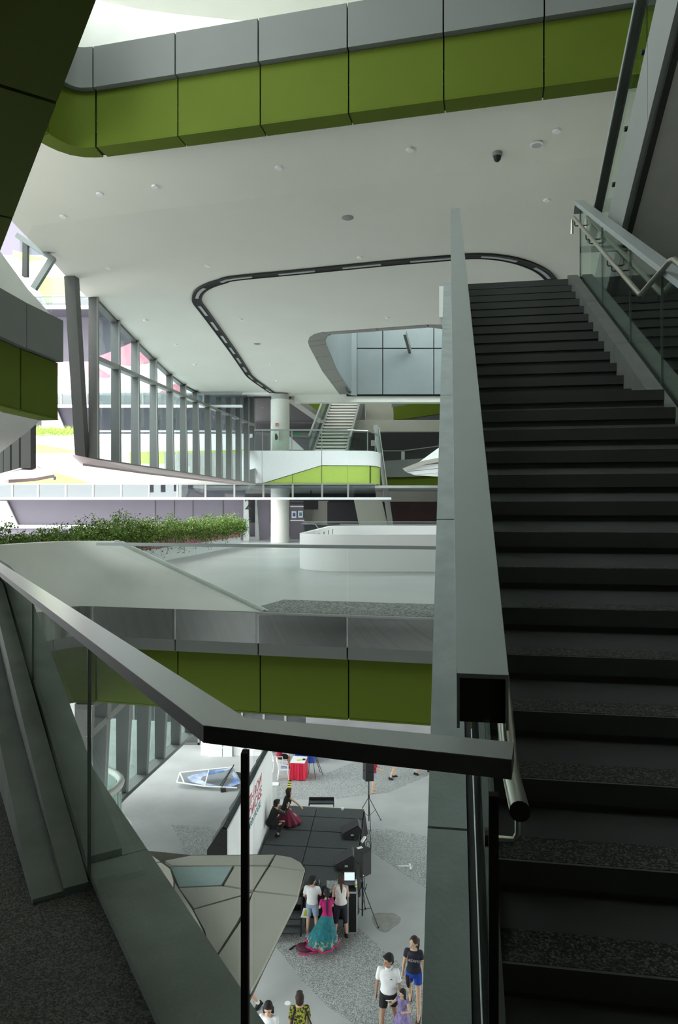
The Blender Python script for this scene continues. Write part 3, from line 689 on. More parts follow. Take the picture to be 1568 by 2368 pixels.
wl = single('lit_window_panel', rectpx(MB(), 928, 1044, 936, 1070, 43.96, 0.04), 'print_white', 'tall pale panel on the black wall behind the far guard', 'panel')
single('lit_panel', rectpx(MB(), 858, 1018, 868, 1031, 43.96, 0.04), 'print_white', 'small bright panel behind the balcony guard posts', 'panel')
# white petal canopy
pc = root('petal_canopy', P(980, 1095, 33), 'pale petal-shaped canopy beside the stair edge', 'canopy', kind='structure')
obj('upper_side', MB().ext([P(934, 1083, 33), P(970, 1068, 33.2), P(1025, 1028, 34), P(1060, 1028, 34), P(1060, 1062, 33), P(975, 1072, 33)], (0, 0.3, 0)), 'concrete', pc)
obj('edge_band', MB().ext([P(932, 1083, 32.8), P(975, 1066, 32.8), P(1060, 1050, 32.8), P(1060, 1060, 32.8), P(980, 1075, 32.8), P(938, 1090, 32.8)], (0, 0.2, 0)), 'canopy_tan', pc)
for i, q in enumerate([[(938, 1088), (978, 1076), (1060, 1068), (1060, 1078), (940, 1090)], [(941, 1091), (1060, 1079.5), (1060, 1089), (960, 1098)], [(961, 1098.5), (1060, 1090), (1060, 1104), (985, 1100)]]):
    obj('soffit_panel', MB().ext([P(x, y, 32.9) for x, y in q], (0, 0.25, 0)), 'white_panel', pc)

# far staircase
fst = root('far_staircase', P(770, 1042, 37.5), 'pale straight staircase rising behind the white balcony', 'staircase')
ns = 21
for i in range(ns):
    k0 = i/ns; d = 37.6+k0*7.0
    z = zt+k0*(P(0, 922, 44.6).z+0.4-zt)
    xl = P(725, 0, 37.6).x+k0*(P(776, 0, 44.6).x-P(725, 0, 37.6).x); xr_ = xl+P(800, 0, 37.6).x-P(725, 0, 37.6).x
    obj('tread', MB().box(((xl+xr_)/2, d, z+0.05), (xr_-xl, 0.42, 0.10)), 'column_white', fst)
    obj('riser', MB().box(((xl+xr_)/2, d+0.1, z-0.12), (xr_-xl, 0.22, 0.24)), 'mullion_light', fst)
for sx, nm in ((725, 'left'), (800, 'right')):
    a = P(sx, 1040, 37.6); b = P(sx+ (51 if sx == 725 else 39), 918, 44.6)
    a.z = zt; b.z = P(0, 922, 44.6).z+0.4
    obj('stringer', MB().beam(a, b, 0.12, 0.35), 'steel_rail', fst)
    up = Vector((0, 0, 1.0)); off = Vector((-0.25 if sx == 725 else 0.25, 0, 0))
    obj('handrail', MB().beam(a+up+off, b+up+off, 0.1, 0.1), 'steel_satin', fst)
    obj('guard_pane', MB().hexa([a+off, b+off, b+off+Vector((.02, 0, 0)), a+off+Vector((.02, 0, 0))], [a+up+off, b+up+off, b+up+off+Vector((.02, 0, 0)), a+up+off+Vector((.02, 0, 0))]), 'guard_glass', fst)
    obj('landing_rail', MB().tube([a+up+off, a+up+off+Vector((-0.9 if sx == 725 else -0.4, -0.3, 0))], 0.04, 8), 'steel_satin', fst)

# lower far zone under the balcony
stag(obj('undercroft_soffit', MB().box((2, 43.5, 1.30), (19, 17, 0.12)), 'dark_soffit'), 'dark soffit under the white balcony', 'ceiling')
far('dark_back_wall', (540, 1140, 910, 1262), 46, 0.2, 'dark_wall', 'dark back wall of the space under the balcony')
for i, (x0, x1, dd, mt) in enumerate(((563, 577, 38.6, 'concrete'), (590, 604, 39.6, 'concrete'))):
    far('door_jamb', [(x0, 1152), (x1-3, 1152), (x1, 1250), (x0, 1252)], dd, 0.2, mt, ('grey door jamb with the black numeral, beside the planter', 'slanting grey door jamb left of the round column')[i], 'jamb')
far('door_1', [(594, 1152), (624, 1152), (624, 1246), (600, 1249)], 39.4, 0.08, 'lilac_wall', 'dark violet door leaf left of the round column', 'door')
far('poster_wall', (671, 1158, 704, 1258), 40.5, 0.12, 'lilac_wall', 'lilac wall with posters right of the round column')
single('white_stripe', rectpx(MB(), 671, 1170, 703, 1172.5, 40.46, 0.04), 'print_white', 'white stripe above the posters on the lilac wall', 'stripe')
single('white_stripe', rectpx(MB(), 671, 1202, 704, 1205, 40.46, 0.04), 'print_white', 'white stripe below the posters on the lilac wall', 'stripe')
single('notice_sheet', rectpx(MB(), 671, 1161, 702, 1167, 40.47, 0.03), 'dark_wall', 'dark photo strip hung over the poster wall', 'sign')
for px, py in ((680, 1190), (695, 1189)):
    pr = root('poster', P(px, py+10, 40.4), ('small white poster with a blue figure on the lilac wall' if px == 680 else 'small white poster with a teal print on the lilac wall'), 'poster')
    k = MB(); rectpx(k, px-5.5, py-8, px+5.5, py+8, 40.44, 0.03); shp = obj('sheet', k, 'print_white', pr)
    M.get('poster_blue') or mat('poster_blue', (0.05, 0.12, 0.35), 0.6); M.get('poster_teal') or mat('poster_teal', (0.05, 0.30, 0.35), 0.6)
    k = MB(); rectpx(k, px-3, py-4, px+3, py+4, 40.42, 0.02); obj('print', k, 'poster_blue' if px == 680 else 'poster_teal', shp)
far('beige_return', (704, 1158, 759, 1214), 41.5, 0.2, 'beige_wall', 'beige wall beside the black television')
far('dark_screen_wall', (757, 1161, 835, 1212), 41, 0.2, 'dark_wall', 'dark glazed wall left of the raking pier')
tv = root('hanging_tv', P(719, 1178, 39), 'black flat television hanging under the balcony soffit', 'television')
k = MB(); rectpx(k, 702, 1158, 736, 1178.5, 39, 0.1); obj('screen', k, 'black_plastic', tv)
k = MB(); rectpx(k, 718, 1133.5, 720.5, 1160, 39.02, 0.06); obj('hanger', k, 'black_plastic', tv)
es = root('exit_sign', P(672, 1156, 38), 'tiny green exit sign right of the round column', 'sign'); obj('plate', rectpx(MB(), 669, 1152, 675, 1156, 38, 0.08), 'green_sign', es); obj('hanger', rectpx(MB(), 671.5, 1132.3, 672.5, 1152, 38.02, 0.03), 'black_plastic', es)
single('upper_exit_sign', rectpx(MB(), 682, 1000, 694, 1008, 42, 0.08), 'green_sign', 'dark green exit sign beside the far staircase', 'sign')
single('ceiling_projector', MB().lathe([(0.05, 0.3), (0.16, 0.12), (0.05, 0)], P(607, 944, 40), 12), 'mullion_light', 'small grey conical fitting under the dark sloping soffit', 'lamp', smooth=True)
far('bright_side_wall', [(669, 1008), (703, 1040), (669, 1040)], 43, 0.1, 'white_panel', 'white wall wedge right of the column', 'wall')
def text_mesh(s, size, depth=0.004):
    cu = bpy.data.curves.new('txt', 'FONT'); cu.body = s; cu.size = size; cu.extrude = depth
    to = bpy.data.objects.new('txt', cu); COL.objects.link(to)
    dg = bpy.context.evaluated_depsgraph_get(); me = bpy.data.meshes.new_from_object(to.evaluated_get(dg))
    bpy.data.objects.remove(to); return me
def text_obj(name, s, size, mt, mtx, parent=None, sx=1.0):
    me = text_mesh(s, size); me.transform(Matrix.Diagonal((sx, 1, 1, 1))); me.transform(mtx); me.materials.clear(); me.materials.append(M[mt])
    o = bpy.data.objects.new(name, me); COL.objects.link(o)
    if parent is not None: o.parent = parent; o.matrix_parent_inverse = parent.matrix_world.inverted() if False else Matrix.Translation(-Vector(ROOTLOC[parent.name]))
    return o
RX = Matrix.Rotation(math.pi/2, 4, 'X')
ft = text_obj('floor_numeral', '2', 0.85, 'black_plastic', Matrix.Translation(W(P(565, 1178, 38.5)))@RX)
tag(ft, 'black numeral two on the grey door jamb', 'sign')

# ================================================================ planter with trailing vines
pl = root('planter', P(456, 1290, 26), 'long white and pink planter wall at the left deck edge', 'planter')
pa, pb = (-7.55, 6.5), (-4.63, 32.2)
pa = (-5.85-0.114*(21.5-12.5), 12.5)
seg = 6
for i in range(seg):
    t0_, t1_ = i/seg, (i+1)/seg
    a = (pa[0]+(pb[0]-pa[0])*t0_, pa[1]+(pb[1]-pa[1])*t0_); b = (pa[0]+(pb[0]-pa[0])*t1_, pa[1]+(pb[1]-pa[1])*t1_)
    sh = shrink([a, b], 0.012)
    obj('white_plinth', MB().wallstrip(sh, FL, FL+0.44, 0.5), 'white_panel', pl)
    obj('pink_panel', MB().wallstrip(sh, FL+0.445, FL+0.95, 0.12), 'pink_panel', pl)
obj('soil_bed', MB().wallstrip(offp([pa, pb], 0.12), FL+0.4, FL+0.86, 0.9), 'stem', pl)
obj('back_wall', MB().wallstrip(offp([pa, pb], 1.0), FL, FL+0.95, 0.12), 'pink_panel', pl)
def vine(i, t0_, t1_, n, hmax, drop, label):
    rnd = random.Random(40+i)
    mid = (t0_+t1_)/2; c = (pa[0]+(pb[0]-pa[0])*mid, pa[1]+(pb[1]-pa[1])*mid)
    r = root('trailing_vine', (c[0], c[1], FL+0.86), label, 'vine', 'vines along the planter')
    leaves = [MB(), MB()]; stems = MB()
    nx, ny = (pb[1]-pa[1]), -(pb[0]-pa[0]); l = math.hypot(nx, ny); nx /= l; ny /= l     # towards the deck
    strands = []
    for _ in range(n//20):
        t = rnd.uniform(t0_, t1_); x = pa[0]+(pb[0]-pa[0])*t; y = pa[1]+(pb[1]-pa[1])*t
        o = rnd.uniform(-0.75, 0.05); h = rnd.uniform(0.02, hmax)*(0.5+0.5*math.sin(t*55+i)**2)
        over = rnd.random() < 0.66; dr = rnd.uniform(0.08, drop)*(1.0 if rnd.random() < 0.85 else 1.9) if over else -rnd.uniform(0.0, 0.2)
        p0 = Vector((x+nx*o, y+ny*o, FL+0.85)); p1 = p0+Vector((nx*0.12, ny*0.12+rnd.uniform(-.2, .2), h))
        p2 = Vector((x+nx*(0.10+rnd.random()*0.12), y+ny*0.2+rnd.uniform(-.3, .3), FL+0.93+h*0.5)) if over else p1+Vector((rnd.uniform(-.1, .2), rnd.uniform(-.3, .3), rnd.uniform(0, .25)))
        p3 = p2+Vector((nx*0.08, rnd.uniform(-.2, .2), -dr))
        cv = smooth_path([tuple(p0), tuple(p1), tuple(p2), tuple(p3)], 4); strands.append(cv)
        stems.tube([Vector(q) for q in cv], 0.006, 3, cap=False)
        for _k in range(46):
            u = rnd.random()**0.8*(len(cv)-1); a = int(min(u, len(cv)-2)); q = Vector(cv[a]).lerp(Vector(cv[a+1]), u-a)
            q += Vector((rnd.gauss(0, .07), rnd.gauss(0, .10), rnd.gauss(0, .06)))
            sz = rnd.uniform(0.030, 0.062); ax = Vector((rnd.uniform(-1, 1), rnd.uniform(-1, 1), rnd.uniform(-.9, .2))).normalized()
            sd = ax.cross(Vector((rnd.uniform(-1, 1), rnd.uniform(-1, 1), rnd.uniform(-1, 1)))).normalized()
            nn_ = ax.cross(sd)*0.012
            leaves[0 if rnd.random() < 0.72 else 1].add([q, q+ax*sz*0.5+sd*sz*0.42+nn_, q+ax*sz*1.25, q+ax*sz*0.5-sd*sz*0.42+nn_], [(0, 1, 2, 3)])
    obj('foliage', leaves[0], 'leaf', r, kind='stuff'); obj('young_foliage', leaves[1], 'leaf_pale', r, kind='stuff'); obj('stems', stems, 'stem', r, kind='stuff')
vl = ['thin dark vine hanging over the pink planter nearest the parapet', 'low vine spilling over the pink planter before the raked white pier', 'tall bushy vine heap on the planter below the sloping parapet top', 'mid vine trailing low behind the glass balustrade', 'vine draping thickly over the pink planter face', 'long-tendrilled vine hanging past the pink panel', 'rounded vine clump at the planter end by the door jamb']
ts = [0.0, 0.14, 0.26, 0.40, 0.55, 0.70, 0.85, 1.0]
for i in range(7): vine(i, ts[i], ts[i+1]+0.01, [1500, 1900, 3200, 2600, 3000, 3400, 3200][i], [0.28, 0.30, 0.55, 0.36, 0.36, 0.40, 0.42][i], [0.40, 0.40, 0.5, 0.42, 0.45, 0.5, 0.35][i], vl[i])
# tuft on the far facade
tf = root('facade_plant', P(125, 1003, 35.9), 'bright green tuft growing on the court facade ledge', 'plant')
k = MB(); rnd = random.Random(5)
for _ in range(500):
    q = P(rnd.uniform(80, 172), rnd.uniform(992, 1007), 35.55+rnd.uniform(-.15, .15)); ax = Vector((rnd.uniform(-1, 1), rnd.uniform(-.5, .3), rnd.uniform(-.4, .9))).normalized(); sd = ax.cross(Vector((0, 1, 0.3))).normalized()
    k.add([q-sd*.02, q+ax*.3, q+sd*.02], [(0, 1, 2)])
obj('foliage', k, 'leaf_pale', tf, kind='stuff')

# ================================================================ white parapet round the floor opening
wp = root('well_parapet', (4, 18.5, FL), 'white rounded parapet round the floor opening', 'parapet', kind='structure')
loopw = WELL+[WELL[0]]
WR = WELL[::-1]; WR = WR[-10:]+WR[:-10]
obj('parapet_wall', MB().wallstrip(WR+[WR[0]], FL, FL+1.0, 0.14), 'white_gloss', wp, smooth=True)
for i in range(4):
    y = 22.4+i*1.9; x = -1.0+(y-19.8)*0.07+0.145+0.01
    obj('slot', MB().box((x, y, FL+0.80), (0.03, 0.45, 0.22)), 'mullion_light', wp)
wg = root('well_guard', P(860, 1255, 33), 'glass guard with pale rail behind the white rounded parapet', 'guard')
k = MB(); k.beam(P(697, 1211, 33), P(728, 1211, 33), 0.06, 0.05); k.beam(P(728, 1211, 33), P(742, 1229, 33), 0.06, 0.05); obj('rail', k, 'steel_satin', wg)
k = MB(); rectpx(k, 786, 1211, 1030, 1213.5, 32.6, 0.06); obj('rail', k, 'steel_satin', wg)
k = MB(); rectpx(k, 700, 1206, 1030, 1208, 33.4, 0.05); obj('rail', k, 'mullion_light', wg)
k = MB(); rectpx(k, 700, 1208, 1030, 1260, 33.4, 0.02); obj('pane', k, 'guard_glass', wg)

# ================================================================ deck balustrade
db = root('deck_balustrade', (*fl(2), FL), 'long frameless glass balustrade with flat steel rail on the deck edge', 'balustrade')
ra, rb_ = offp([fl(s_px(236)), fl(-4)], -0.13)
obj('top_rail', MB().beam((*ra, FL+1.075), (*rb_, FL+1.075), 0.09, 0.05), 'steel_rail', db)
js = [s_px(x) for x in (240, 409, 601, 808, 1020)]+[-1.9, -3.9]
ja = [offp([fl(s), fl(s-1)], -0.13)[0] for s in js]
for i in range(len(js)-1):
    a, b = ja[i], ja[i+1]
    L = math.hypot(b[0]-a[0], b[1]-a[1]); e = 0.008/L
    a2 = (a[0]+(b[0]-a[0])*e, a[1]+(b[1]-a[1])*e); b2 = (b[0]-(b[0]-a[0])*e, b[1]-(b[1]-a[1])*e)
    s605 = s_px(607)
    def zbt(s): return FL+1.1*max(0, min(1, (s-s605)/(s_px(240)-s605)))
    z0_ = zbt(js[i]); z1_ = zbt(js[i+1])
    if js[i] > s605 > js[i+1]:
        m_ = offp([fl(s605), fl(s605-1)], -0.13)[0]
        k = MB().wallstrip([a2, m_, b2], [z0_, FL, FL], FL+1.06, 0.015)
    else: k = MB().wallstrip([a2, b2], [z0_, z1_], FL+1.06, 0.015)
    obj('pane', k, 'clear_glass', db)
obj('base_channel', MB().beam((*ja[2], FL+0.01), (*ja[-1], FL+0.01), 0.06, 0.03), 'mullion_light', db)
# ================================================================ near staircase
TH = math.radians(9.14); SO = (0.497, 2.086)
def SF(r, a, z): return Vector((SO[0]+r*math.cos(TH)+a*math.sin(TH), SO[1]-r*math.sin(TH)+a*math.cos(TH), z))
RS = 0.18
def zk(k): return -(k+0.6435)*RS
steps = [(k, (7-k)*0.2735) for k in range(8, -7, -1)]+[(-7-j, 4.53+j*0.2827) for j in range(13)]
def pitch(a): return zk(7)+(3.304-zk(7))/7.923*a
WD = 1.51
stc = root('staircase', (SO[0]+0.7, SO[1], FL), 'long dark staircase with pebbled treads beside the steel rail', 'staircase')
def sbox(mb, r0, r1, a0, a1, z0, z1, mi=0):
    return mb.hexa([SF(r0, a0, z0), SF(r1, a0, z0), SF(r1, a1, z0), SF(r0, a1, z0)], [SF(r0, a0, z1), SF(r1, a0, z1), SF(r1, a1, z1), SF(r0, a1, z1)], mi)
for half, (r0, r1) in enumerate(((0.0, WD), (WD+0.34, WD+0.34+1.5))):
    for i, (k, a) in enumerate(steps):
        nxt = steps[i+1][1] if i+1 < len(steps) else a+0.3
        b = MB(); sbox(b, r0, r1, a, nxt+0.03, zk(k)-0.085, zk(k)-0.002)
        sbox(b, r0+0.002, r1-0.002, a+0.012, nxt+0.03, zk(k)-0.004, zk(k), 1)
        obj('tread', b, ['stair_paint', 'pebble_stair'], stc)
        b = MB(); sbox(b, r0, r1, a+0.012, a+0.06, zk(k)-RS+0.012, zk(k)-0.084)
        obj('riser', b, 'stair_riser', stc)
    b = MB()
    prof = [(-0.25, FL-0.4), (-0.25, zk(8)-0.1), (3.58, zk(-6)-0.12), (4.55, zk(-6)-0.12), (8.1, 3.304-0.25), (8.1, 3.304-0.7), (4.6, zk(-6)-0.5), (3.5, zk(-6)-0.5), (0.5, FL-0.4)]
    b.ext([SF(r0, a, z) for a, z in prof], SF(r1, 0, 0)-SF(r0, 0, 0)); obj('waist_slab', b, 'stair_riser', stc)
# kerbs (stringers) following the overall pitch
def pstrip(mb, r0, r1, a0, a1, dz0, dz1, mi=0):
    return mb.hexa([SF(r0, a0, pitch(a0)+dz0), SF(r1, a0, pitch(a0)+dz0), SF(r1, a1, pitch(a1)+dz0), SF(r0, a1, pitch(a1)+dz0)],
                   [SF(r0, a0, pitch(a0)+dz1), SF(r1, a0, pitch(a0)+dz1), SF(r1, a1, pitch(a1)+dz1), SF(r0, a1, pitch(a1)+dz1)], mi)
AJ = [-0.9, 0.35, 2.2, 4.05, 5.9, 8.0]
for a, b_ in zip(AJ[:-1], AJ[1:]):
    obj('kerb', pstrip(MB(), -0.235, -0.095, a+0.004, b_-0.004, -0.75, 0.03), 'concrete_blue', stc)
obj('kerb_side', pstrip(MB(), -0.093, -0.068, -0.9, 8.0, -0.5, 0.0), 'stair_riser', stc)
obj('inner_kerb', pstrip(MB(), -0.045, 0.0, -0.9, 8.0, -0.5, 0.02), 'stair_paint', stc)
for a, b_ in zip([-0.3, 2.6, 5.2, 6.7], [2.6, 5.2, 6.7, 8.0]):
    obj('kerb', pstrip(MB(), WD, WD+0.14, a+0.003, b_-0.003, -0.6, 0.03), 'kerb_dark', stc)
    obj('kerb', pstrip(MB(), WD+0.20, WD+0.34, a+0.003, b_-0.003, -0.6, 0.03), 'kerb_dark', stc)
obj('channel', pstrip(MB(), WD+0.14, WD+0.20, -0.3, 8.0, -0.6, 0.0), 'stair_riser', stc)
# upper floor the stair reaches
mf = [SF(-0.3, 7.95, 0), SF(3.4, 7.95, 0), SF(6, 8.5, 0), SF(6, 13.2, 0), SF(0.1, 13.2, 0)]
stag(obj('mid_floor', MB().prism([(p.x, p.y) for p in mf], 2.85, 3.30), 'parapet_concrete'), 'floor slab at the head of the dark staircase', 'floor')
# ---- left guard of the stair: cap, glass, handrail
sg = root('stair_guard', SF(-0.07, 0, FL), 'broad flat steel capping rail with glass left of the dark stair', 'guard')
cap_h = 1.08
b = MB(); pstrip(b, -0.138, 0.0, -0.245, 8.15, cap_h-0.012, cap_h); obj('cap', b, 'steel_rail', sg)
b = MB(); pstrip(b, -0.138, -0.130, -0.245, 8.15, cap_h-0.15, cap_h-0.012); pstrip(b, -0.008, 0.0, -0.245, 8.15, cap_h-0.15, cap_h-0.012); obj('cap_side', b, 'steel_rail', sg)
b = MB(); pstrip(b, -0.130, -0.008, -0.235, 8.1, cap_h-0.14, cap_h-0.014); obj('cap_hollow_shade', b, 'hollow_black', sg)  # black fill, painted shade of the open hollow in the cap
for a, b_ in zip([-0.55, 1.0, 2.7, 4.4, 6.2], [0.99, 2.69, 4.39, 6.19, 8.0]):
    obj('pane', pstrip(MB(), -0.066, -0.052, a, b_, 0.0, cap_h-0.1), 'guard_glass', sg)
obj('glass_edge', pstrip(MB(), -0.070, -0.048, -0.556, -0.545, -0.6, cap_h-0.02), 'hollow_black', sg)
hr0 = SF(0.025, -0.52, 0); 
def hz(a): return pitch(a)+0.82
hnd = obj('handrail', MB().tube([SF(0.004, -0.50, hz(-0.24)), SF(0.004, -0.26, hz(-0.24)), SF(0.004, -0.20, hz(-0.20)), SF(0.004, 8.0, hz(8.0))], 0.024, 14), 'steel_tube', sg, smooth=True)
obj('handrail_end', MB().tube([SF(0.004, -0.503, hz(-0.24)), SF(0.004, -0.499, hz(-0.24))], 0.0243, 14), 'hollow_black', hnd)
for a in (-0.45, 1.2, 2.9, 4.6, 6.4):
    z = hz(max(a, -0.24)); obj('bracket', MB().tube([SF(0.004, a, z-0.02), SF(0.004, a, z-0.075), SF(-0.006, a, z-0.09), SF(-0.05, a, z-0.09)], 0.007, 6), 'steel_tube', hnd)
    obj('bracket_boss', MB().tube([SF(-0.045, a, z-0.09), SF(-0.075, a, z-0.09)], 0.022, 10), 'black_plastic', hnd)
# ---- middle guard
mg = root('middle_guard', SF(WD+0.17, 4, 1), 'glass guard with steel cap and twin handrails dividing the stair', 'guard')
rc = WD+0.17
def hp(a):       # handrail height, following flights and landing
    if a > 4.5: return 1.144+(a-4.53)*(2.16/3.39)
    if a > 3.6: return 1.144
    return 1.144+(a-3.6)*(RS/0.2735)
b = MB(); pstrip(b, rc-0.065, rc+0.065, -0.3, 8.05, cap_h-0.06, cap_h); obj('cap', b, 'steel_rail', mg)
b = MB(); b.beam(SF(rc, 8.03, pitch(8.03)+cap_h-0.02), SF(rc, 8.12, pitch(8.05)+cap_h-0.16), 0.13, 0.05); obj('cap_end', b, 'steel_rail', mg)
gj = [-0.3, 1.3, 2.75, 4.2, 5.25, 6.55, 7.95]
for a, b_ in zip(gj[:-1], gj[1:]):
    obj('pane', pstrip(MB(), rc-0.008, rc+0.008, a+0.006, b_-0.006, 0.0, cap_h-0.05), 'guard_glass', mg)
    obj('glass_edge', pstrip(MB(), rc-0.01, rc+0.01, b_-0.007, b_+0.003, 0.0, cap_h-0.05), 'glass_edge', mg)
for sgn in (-1, 1):
    rr = rc+sgn*0.095; pts = [(8.06, hp(7.95)+0.66), (8.04, hp(7.95)+0.86)]+[(a, hp(a)+0.86) for a in (7.92, 4.56)]+[(4.50, 1.144+0.86), (3.66, 1.144+0.86)]+[(a, hp(a)+0.86) for a in (3.56, 0.0)]
    hnd = obj('handrail', MB().tube([SF(rr, a, z) for a, z in pts], 0.024, 12), 'steel_tube', mg, smooth=True)
    for a in (7.85, 7.05, 6.85, 5.85, 5.65, 4.62, 4.42, 3.4, 2.4):
        z = hp(a)+0.84; obj('bracket', MB().tube([SF(rr, a, z), SF(rr, a, z-0.07), SF(rr-sgn*0.015, a, z-0.085), SF(rc, a, z-0.085)], 0.008, 6), 'black_plastic', hnd)

# ---- return flight overhead
def sofz(a): y = 2.086+a*math.cos(TH)-1.86*math.sin(TH); return 3.38+0.61*(8.04-y)
rf = root('return_flight', SF(1.9, 8, 3.3), 'upper stair flight overhead with grey side panels and dark soffit', 'staircase', kind='structure')
def rstrip(mb, r0, r1, a0, a1, d0, d1, mi=0):
    return mb.hexa([SF(r0, a0, sofz(a0)+d0), SF(r1, a0, sofz(a0)+d0), SF(r1, a1, sofz(a1)+d0), SF(r0, a1, sofz(a1)+d0)], [SF(r0, a0, sofz(a0)+d1), SF(r1, a0, sofz(a0)+d1), SF(r1, a1, sofz(a1)+d1), SF(r0, a1, sofz(a1)+d1)], mi)
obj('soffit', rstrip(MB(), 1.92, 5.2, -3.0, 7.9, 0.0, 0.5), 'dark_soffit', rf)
for a, b_ in ((-3, 0.2), (0.21, 2.9), (2.91, 5.3), (5.31, 8.3)):
    obj('side_panel', rstrip(MB(), 1.86, 1.92, a, b_, 0.0, 0.86), 'grey_panel', rf)
obj('edge_trim', rstrip(MB(), 1.925, 1.99, -3, 8.0, -0.02, 0.0), 'joint_dark', rf)
for a, b_ in ((-3, 0.8), (0.82, 3.1), (3.12, 5.4), (5.42, 8.2)):
    obj('pane', rstrip(MB(), 1.875, 1.89, a, b_, 0.86, 1.68), 'guard_glass', rf)
obj('cap', rstrip(MB(), 1.83, 1.94, -3, 8.2, 1.66, 1.74), 'mullion_grey', rf)
obj('cap_line', rstrip(MB(), 1.815, 1.83, -3, 8.2, 1.64, 1.72), 'steel_rail', rf)
for a in (4.9, 5.5, 6.2, 6.8): obj('glass_fixing', MB().tube([SF(1.85, a, sofz(a)+0.98), SF(1.91, a, sofz(a)+0.98)], 0.03, 8), 'black_plastic', rf)

# ================================================================ near-left guard with kerb
CAPZ = -0.51
G0 = (-0.252, 1.62); GD = (-0.5225, 0.8526)
def gl(t): return (G0[0]+GD[0]*t, G0[1]+GD[1]*t)
def g_y(y): return (y-G0[1])/GD[1]
kz = lerp_tab([(-5, FL+0.03), (g_y(2.97), FL+0.03), (g_y(5.95), -0.62), (g_y(6.4), -0.56), (20, -0.56)])
ng = root('landing_guard', (*gl(2), FL), 'glass guard with flat steel capping rail on the dark landing', 'guard')
cap_path = [(*gl(t), CAPZ) for t in (9.0, 0.03)]
c1 = gl(0.0); c2 = (0.345, 1.46)
inn = offp([gl(9), gl(0.05), (0.1, 1.545), (0.372, 1.46)], -0.055); out = offp([gl(9), gl(0.05), (0.1, 1.545), (0.372, 1.46)], 0.055)
b = MB()
for i in range(3):
    q = [(*inn[i], CAPZ-0.042), (*inn[i+1], CAPZ-0.042), (*out[i+1], CAPZ-0.042), (*out[i], CAPZ-0.042)]
    b.hexa(q, [(x, y, CAPZ-0.002) for x, y, z in q])
obj('cap_body', b, 'steel_shaded_side', ng)
b = MB()
for i in range(3):
    q = [(*inn[i], CAPZ-0.002), (*inn[i+1], CAPZ-0.002), (*out[i+1], CAPZ-0.002), (*out[i], CAPZ-0.002)]
    b.hexa(q, [(x, y, CAPZ) for x, y, z in q])
obj('cap_top', b, 'steel_satin', ng)
tj = [-0.07, g_y(2.97), g_y(4.46), g_y(6.2), g_y(8.2)]
for a, b_ in zip(tj[:-1], tj[1:]):
    obj('pane', MB().wallstrip([gl(a+0.006), gl(b_-0.006)], [kz(a), kz(b_)], CAPZ-0.04, 0.013), 'clear_glass', ng)
    obj('glass_edge', MB().wallstrip([gl(b_-0.005), gl(b_+0.005)], [kz(b_), kz(b_)], CAPZ-0.04, 0.014), 'glass_edge', ng)
obj('pane', MB().wallstrip([(-0.198, 1.568), (0.30, 1.44)], [FL-0.35, FL-0.35], CAPZ-0.04, 0.013), 'clear_glass', ng)
obj('glass_edge', MB().box((P(567, 0, 1.56).x, 1.56, -1.122), (0.016, 0.03, 1.15)), 'hollow_black', ng)
lk = root('landing_kerb', (*gl(3), FL), 'pale concrete kerb rising beside the glass on the dark landing', 'kerb', kind='structure')
t3 = g_y(2.97)
obj('kerb_slab', MB().wallstrip([gl(t3+0.11), gl(g_y(8.3))], FL-0.5, FL+0.028, -0.275), 'kerb_concrete', lk)
obj('kerb_slab', MB().wallstrip([gl(0.0), gl(t3+0.1)], FL-0.5, FL+0.03, -0.275), 'kerb_concrete', lk)
tt_ = [t3+0.11, g_y(4.5), g_y(5.95), g_y(7.0), g_y(8.3)]
obj('kerb_slab', MB().wallstrip([gl(x) for x in tt_], FL-0.5, [kz(x) for x in tt_], -0.16), 'kerb_concrete', lk)
ti = [t3-0.05, g_y(4.5), g_y(5.95), g_y(7.0), g_y(8.3)]
obj('upstand', MB().wallstrip(offp([gl(x) for x in ti], 0.02), FL-0.02, [kz(x)+0.0 for x in ti], 0.10), 'kerb_concrete', lk)
obj('upstand_foot', MB().wallstrip(offp([gl(x) for x in ti], 0.10), FL-0.02, [kz(x)-0.16 if kz(x) > FL+0.2 else FL+0.02 for x in ti], 0.14), 'kerb_concrete', lk)

# ================================================================ lower window wall, curved balcony, tan canopy
fins2 = [175, 216, 270, 318, 359, 396, 428, 458]
w2, B2, nn2, wd2 = winwall('window_2', fins2, lerp_tab([(150, 1950), (265, 1836), (460, 1664)]), lerp_tab([(150, 1640), (460, 1480)]), -8.1, -3.3, lerp_tab([(150, 1720), (280, 1600), (460, 1520)]), 0.30, 'lower leaning window wall with grey fins above the plaza', (-6, 22, -8.1))
stag(obj('bay_shade_slab', MB().prism([(p.x-0.05, p.y) for p in (B2[0], B2[-1])]+[(-11, B2[-1].y+1), (-11, 12)], -8.5, -8.22), 'concrete'), 'floor slab added in the lower glazed bay to shade the plaza', 'floor')  # added to cut sky light on the plaza, width set for that
cb = root('curved_balcony', (-5.6, 14, -8.5), 'curved glass balcony with steel rail below the concrete kerb', 'balcony', kind='structure')
rail = smooth_path([tuple(P(*q)) for q in [(136, 1775, 17.4), (181, 1774, 17.2), (246, 1780, 16.9), (278, 1800, 16.4), (271, 1822, 15.6), (231, 1850, 14.6), (196, 1875, 14.0)]], 5)
obj('rail', MB().tube(rail, 0.085, 10), 'column_white', cb, smooth=True)
b = MB()
for i in range(len(rail)-1):
    a, c = Vector(rail[i]), Vector(rail[i+1]); dn = Vector((0, 0, -1.15)); b.add([a, c, c+dn, a+dn, a+Vector((.02, .02, 0)), c+Vector((.02, .02, 0)), c+dn+Vector((.02, .02, 0)), a+dn+Vector((.02, .02, 0))], [(0, 1, 2, 3), (7, 6, 5, 4)])
